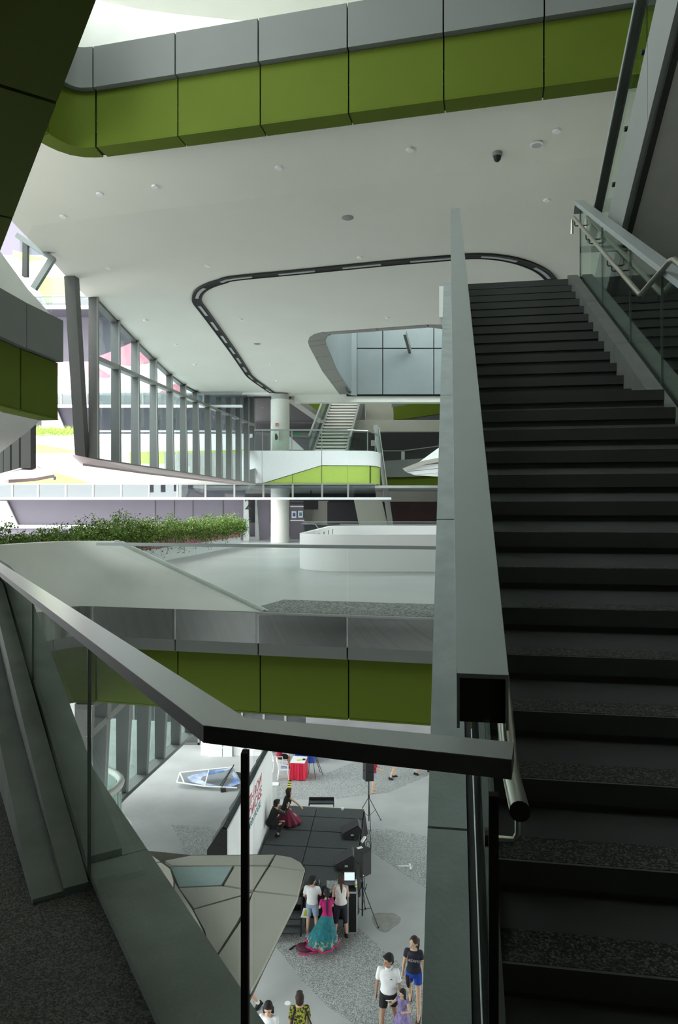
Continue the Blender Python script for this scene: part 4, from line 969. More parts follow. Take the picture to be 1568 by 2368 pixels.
obj('curved_glass', b, 'guard_glass', cb, smooth=True)
for t_ in (3, 9, 15, 20, 25): 
    a = Vector(rail[t_]); obj('post', MB().tube([a, a+Vector((0, 0, -1.15))], 0.022, 6), 'steel_rail', cb)
b = MB()
for i in range(len(rail)-1):
    a, c = Vector(rail[i])+Vector((0, 0, -1.1)), Vector(rail[i+1])+Vector((0, 0, -1.1))
    o1 = Vector((0.22, 0.12, 0)); i1 = Vector((-1.2, -0.1, 0))
    b.hexa([a+i1+Vector((0, 0, -.9)), a+o1+Vector((0, 0, -.9)), c+o1+Vector((0, 0, -.9)), c+i1+Vector((0, 0, -.9))], [a+i1, a+o1, c+o1, c+i1])
obj('curved_base', b, 'white_panel', cb, smooth=True)

# tan canopy of clad panels, z about 4.8 m above the plaza
CZ = -6.5
tc = root('tan_canopy', Pz(480, 2150, CZ), 'large tan clad canopy with rounded corner and curved joints', 'canopy', kind='structure')
def cz(px, py, z=CZ): return Pz(px, py, z)
def cpanel(pts, dz=0.0, mt='canopy_tan', nm='panel', th=0.06):
    v = [Pz(x, y, CZ+dz) for x, y in pts]
    c = sum(v, Vector())/len(v)
    w = [p+(c-p).normalized()*0.022 for p in v]
    return obj(nm, MB().prism([(p.x, p.y) for p in w], CZ+dz-th, CZ+dz), mt, tc)
outer = [(270, 1962), (330, 1966), (440, 1977), (560, 1976.5), (640, 1975), (672, 1981), (697, 1994), (707, 2010), (706, 2022), (690, 2072), (675, 2105), (610, 2238), (577, 2310), (540, 2395), (420, 2500), (200, 2500), (200, 2100)]
v = [Pz(x, y, CZ-0.07) for x, y in outer]
obj('canopy_body', MB().prism([(p.x, p.y) for p in v], CZ-0.12, CZ-0.07), 'canopy_joint', tc)
cpanel([(440, 1978), (560, 1977), (637, 1976), (622, 2000), (555, 2001), (395, 2002), (380, 1990)])
cpanel([(637, 1976), (672, 1981), (697, 1994), (707, 2010), (705, 2013), (622, 2002)])
cpanel([(622, 2003), (705, 2014), (690, 2072), (586, 2060)])
cpanel([(392, 2003), (540, 2002), (514, 2047), (412, 2052)], -0.02, 'canopy_glass', 'glazed_panel')
cpanel([(542, 2002), (620, 2003), (586, 2059), (516, 2047)])
cpanel([(412, 2053), (514, 2048), (584, 2061), (560, 2070), (446, 2102)])
cpanel([(446, 2103), (560, 2071), (584, 2062), (575, 2085), (550, 2135), (500, 2210), (480, 2240), (482, 2195), (472, 2155)])
cpanel([(586, 2061), (690, 2073), (610, 2238), (580, 2292), (562, 2288), (486, 2266), (480, 2242), (502, 2211), (552, 2136), (577, 2086)])
cpanel([(486, 2268), (562, 2289), (579, 2294), (540, 2395), (430, 2480), (440, 2350)])
dz2 = 0.35
cpanel([(285, 1964), (310, 1966), (350, 1975), (372, 1992), (300, 2008)], dz2)
cpanel([(300, 2009), (372, 1993), (394, 2008), (404, 2035), (402, 2062), (390, 2088), (376, 2105), (340, 2085)], dz2)
cpanel([(404, 2040), (412, 2053), (446, 2103), (472, 2155), (482, 2195), (478, 2238), (452, 2222), (430, 2180), (390, 2100), (402, 2066)], dz2*0.6)
cpanel([(377, 2106), (388, 2102), (428, 2180), (455, 2230), (478, 2250), (470, 2330), (400, 2330), (340, 2200)], dz2*0.5)
obj('raised_body', MB().prism([(p.x, p.y) for p in [Pz(x, y, CZ+0.1) for x, y in [(285, 1968), (350, 1980), (392, 2010), (404, 2050), (470, 2160), (478, 2240), (440, 2400), (250, 2400), (250, 2000)]]], CZ-0.3, CZ+0.13), 'canopy_joint', tc)
# ================================================================ PEOPLE
def G(px, py, z=GZ): return Pz(px, py, z)
for nm, c in dict(skin_light=(0.62, 0.40, 0.29), skin_tan=(0.42, 0.25, 0.17), hair_black=(0.012, 0.010, 0.010), hair_brown=(0.035, 0.018, 0.012), cloth_white=(0.80, 0.81, 0.84), cloth_cream=(0.78, 0.75, 0.74), cloth_magenta=(0.42, 0.006, 0.14), cloth_navy=(0.012, 0.014, 0.03), cloth_blue=(0.01, 0.06, 0.42), cloth_denim=(0.30, 0.38, 0.52), cloth_black=(0.010, 0.010, 0.012), cloth_burgundy=(0.16, 0.01, 0.04), cloth_red=(0.36, 0.01, 0.05), shoe_black=(0.012, 0.012, 0.014), sole_white=(0.75, 0.75, 0.75), trim_pink=(0.50, 0.02, 0.14), eye_dark=(0.01, 0.01, 0.01), lip=(0.40, 0.14, 0.12), bag_maroon=(0.09, 0.015, 0.035), strap_tan=(0.30, 0.14, 0.06), metal_grey=(0.45, 0.46, 0.46)).items():
    mat(nm, c, 0.75, noise=0.10, nscale=14)
mat('cloth_purple', (0.26, 0.21, 0.42), 0.8, col2=(0.14, 0.11, 0.24), nscale=16, ramp=(0.35, 0.6))
mat('cloth_teal', (0.012, 0.17, 0.20), 0.75, col2=(0.008, 0.10, 0.12), nscale=10, ramp=(0.3, 0.6))
mat('cloth_pattern', (0.42, 0.42, 0.05), 0.75, col2=(0.03, 0.035, 0.02), nscale=24, ramp=(0.47, 0.53))
mat('skirt_band', (0.35, 0.33, 0.22), 0.75, col2=(0.012, 0.14, 0.16), nscale=12, ramp=(0.5, 0.58))

def ell(mb, c, r, R=None, nu=12, nv=8):
    vs, fs = [], []
    for i in range(nv+1):
        th = math.pi*i/nv
        for k in range(nu):
            ph = 2*math.pi*k/nu; v = Vector((r[0]*math.sin(th)*math.cos(ph), r[1]*math.sin(th)*math.sin(ph), r[2]*math.cos(th)))
            vs.append(Vector(c)+(R@v if R else v))
    for i in range(nv):
        for k in range(nu): fs.append((i*nu+k, (i+1)*nu+k, (i+1)*nu+(k+1) % nu, i*nu+(k+1) % nu))
    return mb.add(vs, fs)
def limb(mb, pts, rs, n=12, dome=True):
    """tapered tube through points, rounded ends when dome"""
    pts = [Vector(p) for p in pts]; P2 = list(pts); R2 = list(rs)
    if dome:
        d0 = (pts[0]-pts[1]).normalized(); d1 = (pts[-1]-pts[-2]).normalized()
        P2 = [pts[0]+d0*rs[0]*0.9, pts[0]+d0*rs[0]*0.55]+P2+[pts[-1]+d1*rs[-1]*0.55, pts[-1]+d1*rs[-1]*0.9]
        R2 = [rs[0]*0.35, rs[0]*0.8]+R2+[rs[-1]*0.8, rs[-1]*0.35]
    return mb.tube(P2, R2, n)
def stack(mb, rings, n=18, wob=0.0):       # rings: (centre, rx, ry, axis right, axis fwd)
    vs, fs = [], []
    for i, (c, rx, ry, ar, af) in enumerate(rings):
        for k in range(n):
            a = 2*math.pi*k/n; vs.append(Vector(c)+ar*(rx*math.cos(a))+af*(ry*math.sin(a)))
    m = len(rings)
    for i in range(m-1):
        for k in range(n): fs.append((i*n+k, i*n+(k+1) % n, (i+1)*n+(k+1) % n, (i+1)*n+k))
    fs += [tuple(reversed(range(n))), tuple(range((m-1)*n, m*n))]
    return mb.add(vs, fs)
def remesh(mb, vox, smooth_it=2):
    me = bpy.data.meshes.new('tmp'); me.from_pydata([tuple(v) for v in mb.v], [], mb.f); me.update()
    bm_ = bmesh.new(); bm_.from_mesh(me); bmesh.ops.recalc_face_normals(bm_, faces=bm_.faces); bm_.to_mesh(me); bm_.free()
    o = bpy.data.objects.new('tmp', me); COL.objects.link(o)
    m = o.modifiers.new('r', 'REMESH'); m.mode = 'VOXEL'; m.voxel_size = vox
    if smooth_it:
        s = o.modifiers.new('s', 'SMOOTH'); s.factor = 0.5; s.iterations = smooth_it
    dg = bpy.context.evaluated_depsgraph_get(); dg.update()
    out = bpy.data.meshes.new_from_object(o.evaluated_get(dg)); bpy.data.objects.remove(o)
    out.polygons.foreach_set('use_smooth', [True]*len(out.polygons)); return out
def adir(side, p, a):
    p, a = math.radians(p), math.radians(a); return Vector((side*math.sin(a), math.sin(p)*math.cos(a), -math.cos(p)*math.cos(a)))
def part(name, me, mt, parent):
    me.materials.clear(); me.materials.append(M[mt]); o = bpy.data.objects.new(name, me); COL.objects.link(o); o.parent = parent; me.name = name; return o
def mpart(name, mb, mt, parent, smooth=True):
    o = bpy.data.objects.new(name, mkmesh(name, mb, mt, smooth=smooth)); COL.objects.link(o); o.parent = parent; return o

def person(loc, face, H, label, lean=0, legs=((0, 3, 0, 2), (0, 3, 0, 2)), arms=((5, 8, 15, 4), (5, 8, 15, 4)), yaw=0, nod=0, skin='skin_light', hair='hair_black', hairstyle='short',
           top='cloth_white', sleeve=0.55, hem=0.02, bottom='cloth_black', blen=0.5, shoes='shoe_black', skirt=None, female=False, toes=(0, 0), group=None, headonly=False, flare=1.0, tight=0.0):
    """face: heading in degrees in plan, 0 = away from the camera (+Y), 90 = left"""
    s = H/1.70
    r = bpy.data.objects.new('person', None); COL.objects.link(r); r.empty_display_size = 0.2
    r.location = W(loc); r.rotation_euler = (0, 0, math.radians(face)); ROOTLOC[r.name] = tuple(r.location); tag(r, label, 'person', group)
    V = Vector; X, Y = V((1, 0, 0)), V((0, 1, 0))
    hipw = (0.085 if not female else 0.09)*s; shw = (0.175 if not female else 0.155)*s
    TL, SL = 0.43*s, 0.42*s
    rel = []
    for sd, (p, a, p2, a2) in zip((-1, 1), legs):
        h = V((sd*hipw, 0, -0.02*s)); k = h+adir(sd, p, a)*TL; an = k+adir(sd, p2, a2)*SL; rel.append((h, k, an))
    pz = 0.075*s-min(q[2].z-(0.10*s*math.sin(math.radians(max(0, t)))) for q, t in zip(rel, toes))
    pz = 0.075*s-min(q[2].z for q in rel)
    C = V((0, 0, pz))
    Lr = math.radians(lean); up = V((0, math.sin(Lr), math.cos(Lr))); fw = V((0, math.cos(Lr), -math.sin(Lr)))
    LEG = [tuple(C+q for q in t) for t in rel]
    def sp(d): return C+up*(d*s)
    body = MB()
    tor = [(-0.09, .075, .07), (-0.04, .145, .10), (0.05, .158 if female else .15, .108), (0.14, .125 if female else .135, .095), (0.24, .132 if female else .145, .10), (0.34, .148 if female else .165, .108), (0.43, .150 if female else .175, .10), (0.485, .12, .075), (0.52, .06, .055)]
    stack(body, [(sp(d), rx*s, ry*s, X, fw) for d, rx, ry in tor])
    nk = sp(0.50); hd_up = V((0, math.sin(Lr*0.5+math.radians(nod)), math.cos(Lr*0.5+math.radians(nod)))); HC = sp(0.545)+hd_up*0.125*s
    limb(body, [nk, HC-hd_up*0.05*s], [0.052*s, 0.047*s])
    HR = Matrix.Rotation(math.radians(yaw), 3, 'Z')@Matrix.Rotation(-(Lr*0.5+math.radians(nod)), 3, 'X')
    hs = s*1.13
    def hd(x, y, z): return HC+HR@(V((x, y, z))*hs)
    ell(body, hd(0, -0.005, 0.02), (0.076*hs, 0.094*hs, 0.102*hs), HR, 16, 12)
    ell(body, hd(0, 0.028, -0.055), (0.054*hs, 0.060*hs, 0.062*hs), HR)
    limb(body, [hd(0, 0.088, 0.012), hd(0, 0.102, -0.022)], [0.010*s, 0.015*s], 8)
    for sd in (-1, 1): ell(body, hd(sd*0.077, -0.005, -0.01), (0.012*s, 0.022*s, 0.032*s), HR, 8, 6)
    ARM = []
    for sd, (p, a, p2, a2) in zip((-1, 1), arms):
        sh = sp(0.46)+X*sd*shw; el = sh+adir(sd, p, a)*0.285*s; wr = el+adir(sd, p2, a2)*0.245*s; ARM.append((sh, el, wr))
        limb(body, [sp(0.44)+X*sd*shw*0.5, sh], [0.06*s, 0.05*s]); limb(body, [sh, (sh+el)/2, el], [0.048*s, 0.043*s, 0.036*s])
        limb(body, [el, el.lerp(wr, 0.35), wr], [0.036*s, 0.038*s, 0.024*s])
        fd_ = (wr-el).normalized(); ax = fd_.cross(V((0, 0, 1))); ax = ax.normalized() if ax.length > 0.05 else X
        pn = X*sd                                   # back of hand looks outwards when hanging
        wd_ = fd_.cross(pn).normalized()
        limb(body, [wr, wr+fd_*0.045*s, wr+fd_*0.085*s], [0.022*s, 0.032*s, 0.030*s], 8)
        for f_, (o_, l_) in enumerate(((-0.030, .062), (-0.010, .075), (0.010, .070), (0.030, .055))):
            b0_ = wr+fd_*0.085*s+wd_*o_*s; k1 = b0_+fd_*l_*0.5*s; k2 = k1+(fd_*0.85-pn*0.5)*l_*0.5*s
            limb(body, [b0_-fd_*0.01*s, k1, k2], [0.0095*s, 0.009*s, 0.0085*s], 6)
        t0_ = wr+fd_*0.03*s+wd_*-0.028*s; limb(body, [t0_, t0_+(fd_*0.6-wd_*0.8-pn*0.2)*0.035*s, t0_+(fd_*1.3-wd_*0.9-pn*0.4)*0.045*s], [0.012*s, 0.011*s, 0.010*s], 6)
    for sd, (h, k, an), tt in zip((-1, 1), LEG, toes):
        limb(body, [h+V((0, 0, .03*s)), h.lerp(k, .45), k], [0.085*s, 0.072*s, 0.052*s]); limb(body, [k, k.lerp(an, .3), an], [0.052*s, 0.054*s, 0.034*s])
        tr = math.radians(tt); fdir = V((0, math.cos(tr), -math.sin(tr))); fup = V((0, math.sin(tr), math.cos(tr)))
        hl = an-fup*0.035*s-fdir*0.035*s; to = an-fup*0.05*s+fdir*0.15*s
        limb(body, [an, hl], [0.034*s, 0.034*s], 8); limb(body, [hl, an-fup*0.035*s+fdir*0.06*s, to], [0.036*s, 0.038*s, 0.026*s], 10)
    part('body', remesh(body, 0.0105*max(s, .8)), skin, r)
    # ---- clothing
    topp = r
    if top:
        g = 0.022-tight; t_ = MB(); b0_ = hem
        rg = [(d, rx, ry) for d, rx, ry in tor if d > b0_]
        def at(d):
            for (d0, a0, c0), (d1, a1, c1) in zip(tor[:-1], tor[1:]):
                if d0 <= d <= d1: k_ = (d-d0)/(d1-d0); return (a0+(a1-a0)*k_, c0+(c1-c0)*k_)
            return (tor[0][1], tor[0][2])
        e = at(max(b0_, -0.05)); ww = max(e[0], 0.15)
        rings = [(sp(b0_), (ww+g*1.4)*s, (max(e[1], .1)+g*1.4)*s, X, fw)]+[(sp(d), (max(rx, 0.125)+g)*s if d < .45 else (rx+g*.7)*s, (ry+g)*s, X, fw) for d, rx, ry in rg if d < 0.5]
        rings.append((sp(0.505), 0.075*s, 0.068*s, X, fw)); stack(t_, rings)
        for (sh, el, wr), sd in zip(ARM, (-1, 1)):
            limb(t_, [sp(0.43)+X*sd*shw*0.55, sh if sleeve > 0 else sp(0.45)+X*sd*shw*0.72], [0.075*s, 0.062*s if sleeve > 0 else 0.05*s])
            if sleeve > 0:
                if sleeve <= 1: limb(t_, [sh, sh.lerp(el, sleeve)], [0.063*s, 0.062*s], dome=False)
                else: limb(t_, [sh, el, el.lerp(wr, sleeve-1)], [0.062*s, 0.050*s, 0.042*s], dome=False)
        topp = part('top', remesh(t_, 0.0125*max(s, .8), 2), top, r)
    if bottom:
        t_ = MB(); stack(t_, [(sp(d), (rx+.018)*s, (ry+.02)*s, X, fw) for d, rx, ry in ((-0.10, .10, .085), (-0.05, .152, .105), (0.02, .156, .108), (0.06, .142, .095), (0.10, .115, .08))])
        for (h, k, an), sd in zip(LEG, (-1, 1)):
            if blen <= 1: limb(t_, [h+V((0, 0, .02*s)), h.lerp(k, blen*.5), h.lerp(k, blen)], [.10*s, .096*s, .090*s], dome=False)
            else: limb(t_, [h+V((0, 0, .02*s)), h.lerp(k, .5), k, k.lerp(an, blen-1)], [.10*s, .09*s, .07*s, .058*s], dome=False)
        part('bottoms', remesh(t_, 0.0125*max(s, .8), 2), bottom, r)
    if skirt:
        mt, zh, rx, ry, off, band = skirt      # hem height, radii, offset of hem centre
        n = 40; rings = 9; t_ = MB(); t2 = MB(); vs = []
        c0 = sp(0.10); c1 = V((off[0], off[1], zh))
        for i in range(rings):
            k_ = i/(rings-1); c = c0.lerp(c1, k_); a_, b_ = 0.145*s*(1-k_)+rx*k_, 0.11*s*(1-k_)+ry*k_
            wv = 0.10*k_
            vs.append([c+V(((a_*(1+wv*math.sin(11*t+i*.3)))*math.cos(t), (b_*(1+wv*math.sin(11*t+i*.3)))*math.sin(t), 0.02*k_*math.sin(5*t))) for t in [2*math.pi*q/n for q in range(n)]])
        def band_(m_, i0, i1, grow=0.0):
            o = len(m_.v); L = [vs[i] for i in range(i0, i1+1)]
            for g_ in L: m_.v += [tuple(q+(q-c1)*grow) for q in g_]
            for i in range(len(L)-1):
                for q in range(n): m_.f.append((o+i*n+q, o+(i+1)*n+q, o+(i+1)*n+(q+1) % n, o+i*n+(q+1) % n)); m_.m.append(0)
        band_(t_, 0, rings-1); skp = mpart('skirt', t_, mt, r)
        if band:
            b2 = MB(); band_(b2, rings-3, rings-1, 0.012); mpart('skirt_border', b2, 'skirt_band', skp)
            tp = MB()
            tp.tube([q+(q-c1)*0.02+V((0, 0, 0.02)) for q in vs[-1]]+[vs[-1][0]+(vs[-1][0]-c1)*0.02+V((0, 0, .02))], 0.022, 5); mpart('skirt_trim', tp, band, skp)
    if shoes:
        for sd, (h, k, an), tt in zip((-1, 1), LEG, toes):
            tr = math.radians(tt); fdir = V((0, math.cos(tr), -math.sin(tr))); fup = V((0, math.sin(tr), math.cos(tr)))
            if shoes == 'sandal':
                t_ = MB(); q = an-fup*0.078*s+fdir*0.055*s
                t_.beam(q-fdir*0.11*s, q+fdir*0.13*s, 0.085*s, 0.022*s, up=fup); mpart('sandal', t_, 'shoe_black', r)
            else:
                t_ = MB(); hl = an-fup*0.035*s-fdir*0.035*s; to = an-fup*0.047*s+fdir*0.155*s
                limb(t_, [hl+fup*.02*s, hl], [0.044*s, 0.046*s], 10); limb(t_, [hl, an-fup*0.03*s+fdir*0.06*s, to], [0.046*s, 0.047*s, 0.033*s], 10)
                sho = part('shoe', remesh(t_, 0.011, 1), shoes, r)
                t_ = MB(); q = an-fup*0.072*s+fdir*0.055*s; t_.beam(q-fdir*0.13*s, q+fdir*0.14*s, 0.085*s, 0.02*s, up=fup); mpart('sole', t_, 'sole_white' if shoes != 'shoe_black' else 'shoe_black', sho, False)
    # ---- hair and face
    h_ = MB()
    ell(h_, hd(0, -0.020, 0.036), (0.086*hs, 0.100*hs, 0.093*hs), HR, 18, 12); 
    if hairstyle in ('short', 'balding'): ell(h_, hd(0, -0.045, -0.02), (0.080*hs, 0.072*hs, 0.078*hs), HR, 14, 8); ell(h_, hd(0.0, 0.05, 0.085), (0.066*hs, 0.045*hs, 0.03*hs), HR)
    if hairstyle in ('bob', 'long', 'ponytail', 'plait'):
        ell(h_, hd(0, -0.04, -0.03), (0.086*hs, 0.078*hs, 0.09*hs), HR, 14, 8)
    if hairstyle in ('bob', 'long'):
        lo_ = -0.12 if hairstyle == 'bob' else -0.24
        for x in (-0.072, -0.04, 0, 0.04, 0.072): limb(h_, [hd(x, -0.045+abs(x)*0.35, 0.0), hd(x*1.15, -0.055+abs(x)*0.35, lo_)], [0.042*s, 0.026*s], 8)
        ell(h_, hd(0, 0.055, 0.085), (0.068*s, 0.042*s, 0.03*s), HR)
    if hairstyle == 'ponytail':
        limb(h_, [hd(0, -0.10, 0.035), hd(0, -0.155, -0.03), hd(0.01, -0.15, -0.16), hd(0.015, -0.135, -0.28)], [0.024*s, 0.038*s, 0.036*s, 0.012*s], 10)
    if hairstyle == 'plait':
        q = [hd(-0.01, -0.11, -0.05)]+[sp(0.5-i*0.085)-fw*(0.135)*s+X*(-0.03*s) for i in range(1, 6)]
        limb(h_, q, [0.03*s, 0.03*s, 0.028*s, 0.026*s, 0.022*s, 0.012*s], 10)
    hm = remesh(h_, 0.009, 2); part('hair', hm, hair, r)
    if not headonly:
        e_ = MB()
        for sd in (-1, 1): ell(e_, hd(sd*0.032, 0.083, 0.012), (0.011*hs, 0.007*hs, 0.006*hs), HR, 8, 6)
        mpart('eyes', e_, 'eye_dark', r); e_ = MB(); ell(e_, hd(0, 0.083, -0.062), (0.022*s, 0.008*s, 0.007*s), HR, 8, 6); mpart('mouth', e_, 'lip', r)
    r['_h'] = H
    return dict(top=topp, root=r, sp=sp, hd=hd, arms=ARM, legs=LEG, X=X, fw=fw, up=up, s=s)

# ---------------------------------------------------------------- people on the plaza
W1_ = person(G(722, 2163), -8, 1.54, 'person in white t-shirt and pale denim shorts seen from behind by the mixing desk', legs=((-4, 4, -4, 3), (3, 4, -2, 2)), arms=((10, 14, 55, 2), (25, 10, 70, -8)), yaw=-35, nod=8, top='cloth_white', hem=-0.10, bottom='cloth_denim', blen=0.78, sleeve=0.72, shoes='cloth_denim', hairstyle='short', skin='skin_light')
lf_ = W1_['arms'][0][2]
k = MB(); k.box((0, 0, 0), (0.22, 0.01, 0.30)); 
fo = root('leaflet', G(704, 2120, GZ+0.55), 'white leaflet with yellow print held beside the pale denim shorts', 'leaflet', rz=0.3)
mpart('sheet', MB().hexa([(-.10, 0, 0), (.10, 0, -.06), (.10, .006, -.06), (-.10, .006, 0)], [(-.02, 0, .24), (.18, 0, .16), (.18, .006, .16), (-.02, .006, .24)]), 'print_white', fo, False)
mat('print_yellow', (0.6, 0.62, 0.05), 0.6)
mpart('print', MB().hexa([(-.03, -.002, 0.03), (.10, -.002, -.01), (.10, 0, -.01), (-.03, 0, .03)], [(.02, -.002, .19), (.14, -.002, .14), (.14, 0, .14), (.02, 0, .19)]), 'print_yellow', fo, False)
W2_ = person(G(788, 2166), 2, 1.60, 'person with long ponytail in cream sleeveless top and navy calf-length pants', legs=((0, 5, 0, 4), (0, 5, 0, 5)), arms=((8, 12, 70, -10), (8, 12, 65, -12)), nod=12, top='cloth_cream', sleeve=0, hem=0.0, bottom='cloth_navy', blen=1.25, hairstyle='ponytail', hair='hair_brown', female=True)
W3_ = person(G(757, 2186), 14, 1.44, 'person with a long plait in magenta top and teal tiered skirt', lean=8, legs=((-24, 10, -30, 6), (22, 14, 8, 4)), arms=((22, 10, 80, -25), (22, 10, 85, -25)), toes=(20, 0), nod=18, yaw=10, top='cloth_magenta', sleeve=0.5, hem=0.0, bottom=None, shoes=None, hairstyle='plait', female=True, skirt=('cloth_teal', 0.17, 0.40, 0.42, (-0.16, -0.10), 'trim_pink'))
bgp = G(712, 2196)
bk = root('dropped_bag', bgp, 'crumpled maroon cloth bag on the pebbled plaza behind the teal skirt', 'bag', rz=0.4)
b = MB(); ell(b, (0, 0, 0.07), (0.30, 0.17, 0.08)); ell(b, (0.12, -0.08, 0.10), (0.18, 0.12, 0.10)); ell(b, (-0.16, 0.05, 0.09), (0.16, 0.12, 0.08)); part('cloth_body', remesh(b, 0.02, 2), 'bag_maroon', bk)
mpart('strap', MB().tube([(-.28, -.12, .02), (-.1, -.22, .03), (.15, -.24, .03), (.3, -.1, .03)], 0.018, 6), 'trim_pink', bk)
mpart('strap', MB().tube([(-.45, .15, .02), (-.3, .2, .05), (-.15, .12, .10), (0, .1, .14)], 0.02, 6), 'shoe_black', bk)
PM = person(G(898, 2396), 168, 1.75, 'person in white polo shirt and black shorts walking on the plaza', legs=((-14, 4, -32, 2), (16, 4, 6, 2)), arms=((-6, 12, 6, 8), (-8, 12, 8, 5)), toes=(30, 0), yaw=-42, nod=6, top='cloth_white', hem=-0.12, sleeve=0.78, bottom='cloth_black', blen=0.62, skin='skin_tan', hairstyle='short', shoes='shoe_black')
q = PM['sp'](0.36)+PM['fw']*0.136+Vector((-0.08, 0, 0))
mpart('shirt_logo', MB().add([q+Vector((-.035, 0.004, -.02)), q+Vector((0, .006, .025)), q+Vector((.03, .004, -.025)), q+Vector((0, .006, -.004))], [(0, 1, 3), (3, 1, 2), (0, 3, 1), (3, 2, 1)]), 'shoe_black', PM['top'], False)
t_ = MB(); stack(t_, [(PM['sp'](0.50), .082, .078, Vector((1, 0, 0)), PM['fw']), (PM['sp'](0.535), .068, .066, Vector((1, 0, 0)), PM['fw'])]); mpart('collar', t_, 'cloth_white', PM['top'])
NW = person(G(957, 2340), 166, 1.68, 'person with glasses in dark printed t-shirt and blue shorts carrying a shoulder bag', legs=((16, 4, 6, 2), (-12, 4, -42, 2)), arms=((4, 14, 4, 6), (-4, 14, -2, 8)), toes=(0, 45), yaw=-28, nod=8, top='cloth_navy', hem=-0.06, sleeve=0.5, bottom='cloth_blue', blen=0.52, hairstyle='ponytail', hair='hair_brown', female=True, shoes='sandal')
Xv = Vector((1, 0, 0))
def chest_text(pr, s, size, d, mt, gap=0.142, sx=1.0):
    me = text_mesh(s, size, 0.001); me.transform(Matrix.Diagonal((sx, 1, 1, 1)))
    xs = [v.co.x for v in me.vertices]; me.transform(Matrix.Translation((-(min(xs)+max(xs))/2, 0, 0)))
    Rm = Matrix((( -1, 0, 0, 0), (0, 0, 1, 0), (0, 1, 0, 0), (0, 0, 0, 1)))   # x->-x, y->z, z->y  (facing +Y)
    c = pr['sp'](d)+pr['fw']*gap; me.transform(Matrix.Translation(c)@Rm); return part('shirt_print', me, mt, pr['top'])
mat('print_pinkish', (0.55, 0.45, 0.50), 0.7)
chest_text(NW, 'DREAMS', 0.085, 0.30, 'print_pinkish', 0.137); 
mpart('bag_strap', MB().tube([NW['sp'](0.47)+Xv*0.10, NW['sp'](0.36)+Xv*0.13+NW['fw']*0.11, NW['sp'](0.2)+Xv*0.19+NW['fw']*0.06, NW['sp'](0.05)+Xv*0.22], 0.012, 6), 'strap_tan', NW['root'])
sbg = root('shoulder_bag', W_ if False else G(944, 2270, GZ+0.9), 'small dark shoulder bag at the hip of the navy t-shirt', 'bag')
b = MB(); ell(b, (0, 0, 0), (0.05, 0.13, 0.12)); part('body', remesh(b, 0.015, 1), 'cloth_black', sbg); mpart('flap', MB().box((-.035, 0, .05), (.03, .2, .08)), 'bag_maroon', sbg)
g_ = MB()
for sd in (-1, 1):
    c = NW['hd'](sd*0.034, 0.098, 0.012); g_.tube([c+Vector((0.022*math.cos(t), 0, 0.018*math.sin(t))) for t in [math.pi*2*i/10 for i in range(11)]], 0.003, 4)
mpart('glasses', g_, 'metal_grey', NW['root'])
KID = person(G(931, 2412), 150, 1.12, 'small child in lilac dress beside the white polo shirt', legs=((6, 3, 2, 2), (-6, 3, -10, 2)), arms=((20, 30, 110, -20), (40, 40, 120, -10)), yaw=-20, nod=4, top='cloth_purple', sleeve=0.25, hem=0.02, bottom=None, hairstyle='long', female=True, skirt=('cloth_purple', 0.42, 0.20, 0.17, (0, 0), None), shoes='shoe_black')
BH = person(G(621, 2507), 170, 1.60, 'person with dark bobbed hair in pale t-shirt walking towards the landing', legs=((8, 4, 2, 2), (-8, 4, -14, 2)), nod=14, yaw=8, top='cloth_white', sleeve=0.55, hem=-0.05, bottom='cloth_black', blen=1.6, hairstyle='bob', female=True)
PB = person(G(693, 2482), 4, 1.60, 'person with short brown hair in yellow and black patterned blouse seen from behind', legs=((6, 4, 0, 2), (-6, 4, -10, 2)), nod=-6, top='cloth_pattern', sleeve=0.8, hem=-0.06, bottom='cloth_black', blen=1.8, hair='hair_brown', hairstyle='short', female=True)
mpart('bag_strap', MB().tube([PB['sp'](0.49)-Xv*0.10-PB['fw']*0.08, PB['sp'](0.35)-Xv*0.14-PB['fw']*0.135, PB['sp'](0.1)-Xv*0.17-PB['fw']*0.12], 0.018, 6), 'cloth_navy', PB['root'])
mpart('bag_strap', MB().tube([PB['sp'](0.49)+Xv*0.11-PB['fw']*0.06, PB['sp'](0.3)+Xv*0.19-PB['fw']*0.12, PB['sp'](0.12)+Xv*0.24-PB['fw']*0.05], 0.015, 6), 'cloth_black', PB['root'])
hb = root('handbag', G(716, 2470, GZ+0.88), 'dark handbag with metal clasp beside the patterned blouse', 'bag')
b = MB(); ell(b, (0, 0, 0), (0.08, 0.15, 0.13)); part('body', remesh(b, 0.015, 1), 'bag_maroon', hb); mpart('clasp', MB().box((.07, -.05, .04), (.02, .03, .03)), 'metal_grey', hb)
LG = person(G(566, 2338), 128, 1.66, 'person in black trainers and white socks mostly hidden by the tan canopy', legs=((-8, 4, -34, 2), (18, 4, 4, 2)), toes=(35, 0), top='cloth_white', bottom='cloth_black', blen=0.5, hairstyle='short')
for (h, kk, an) in LG['legs']: mpart('sock', MB().tube([an+(kk-an)*0.02, an+(kk-an)*0.22], [0.042, 0.046], 10), 'cloth_white', LG['root'])
RT = person(G(864, 1832), -65, 1.44, 'person with tied hair in red t-shirt and denim shorts behind the speaker stand', legs=((8, 4, 2, 2), (-8, 4, -12, 2)), arms=((20, 10, 80, 2), (20, 10, 70, 6)), top='cloth_red', sleeve=0.6, bottom='cloth_denim', blen=0.5, hairstyle='ponytail', female=True, shoes=None)
P8 = person(G(912, 1800), -70, 1.62, 'person in pale denim shorts and black trainers, upper body behind the rail', legs=((10, 4, -6, 2), (-10, 4, -26, 2)), toes=(0, 20), top='cloth_white', bottom='cloth_denim', blen=0.5, hairstyle='long', female=True)
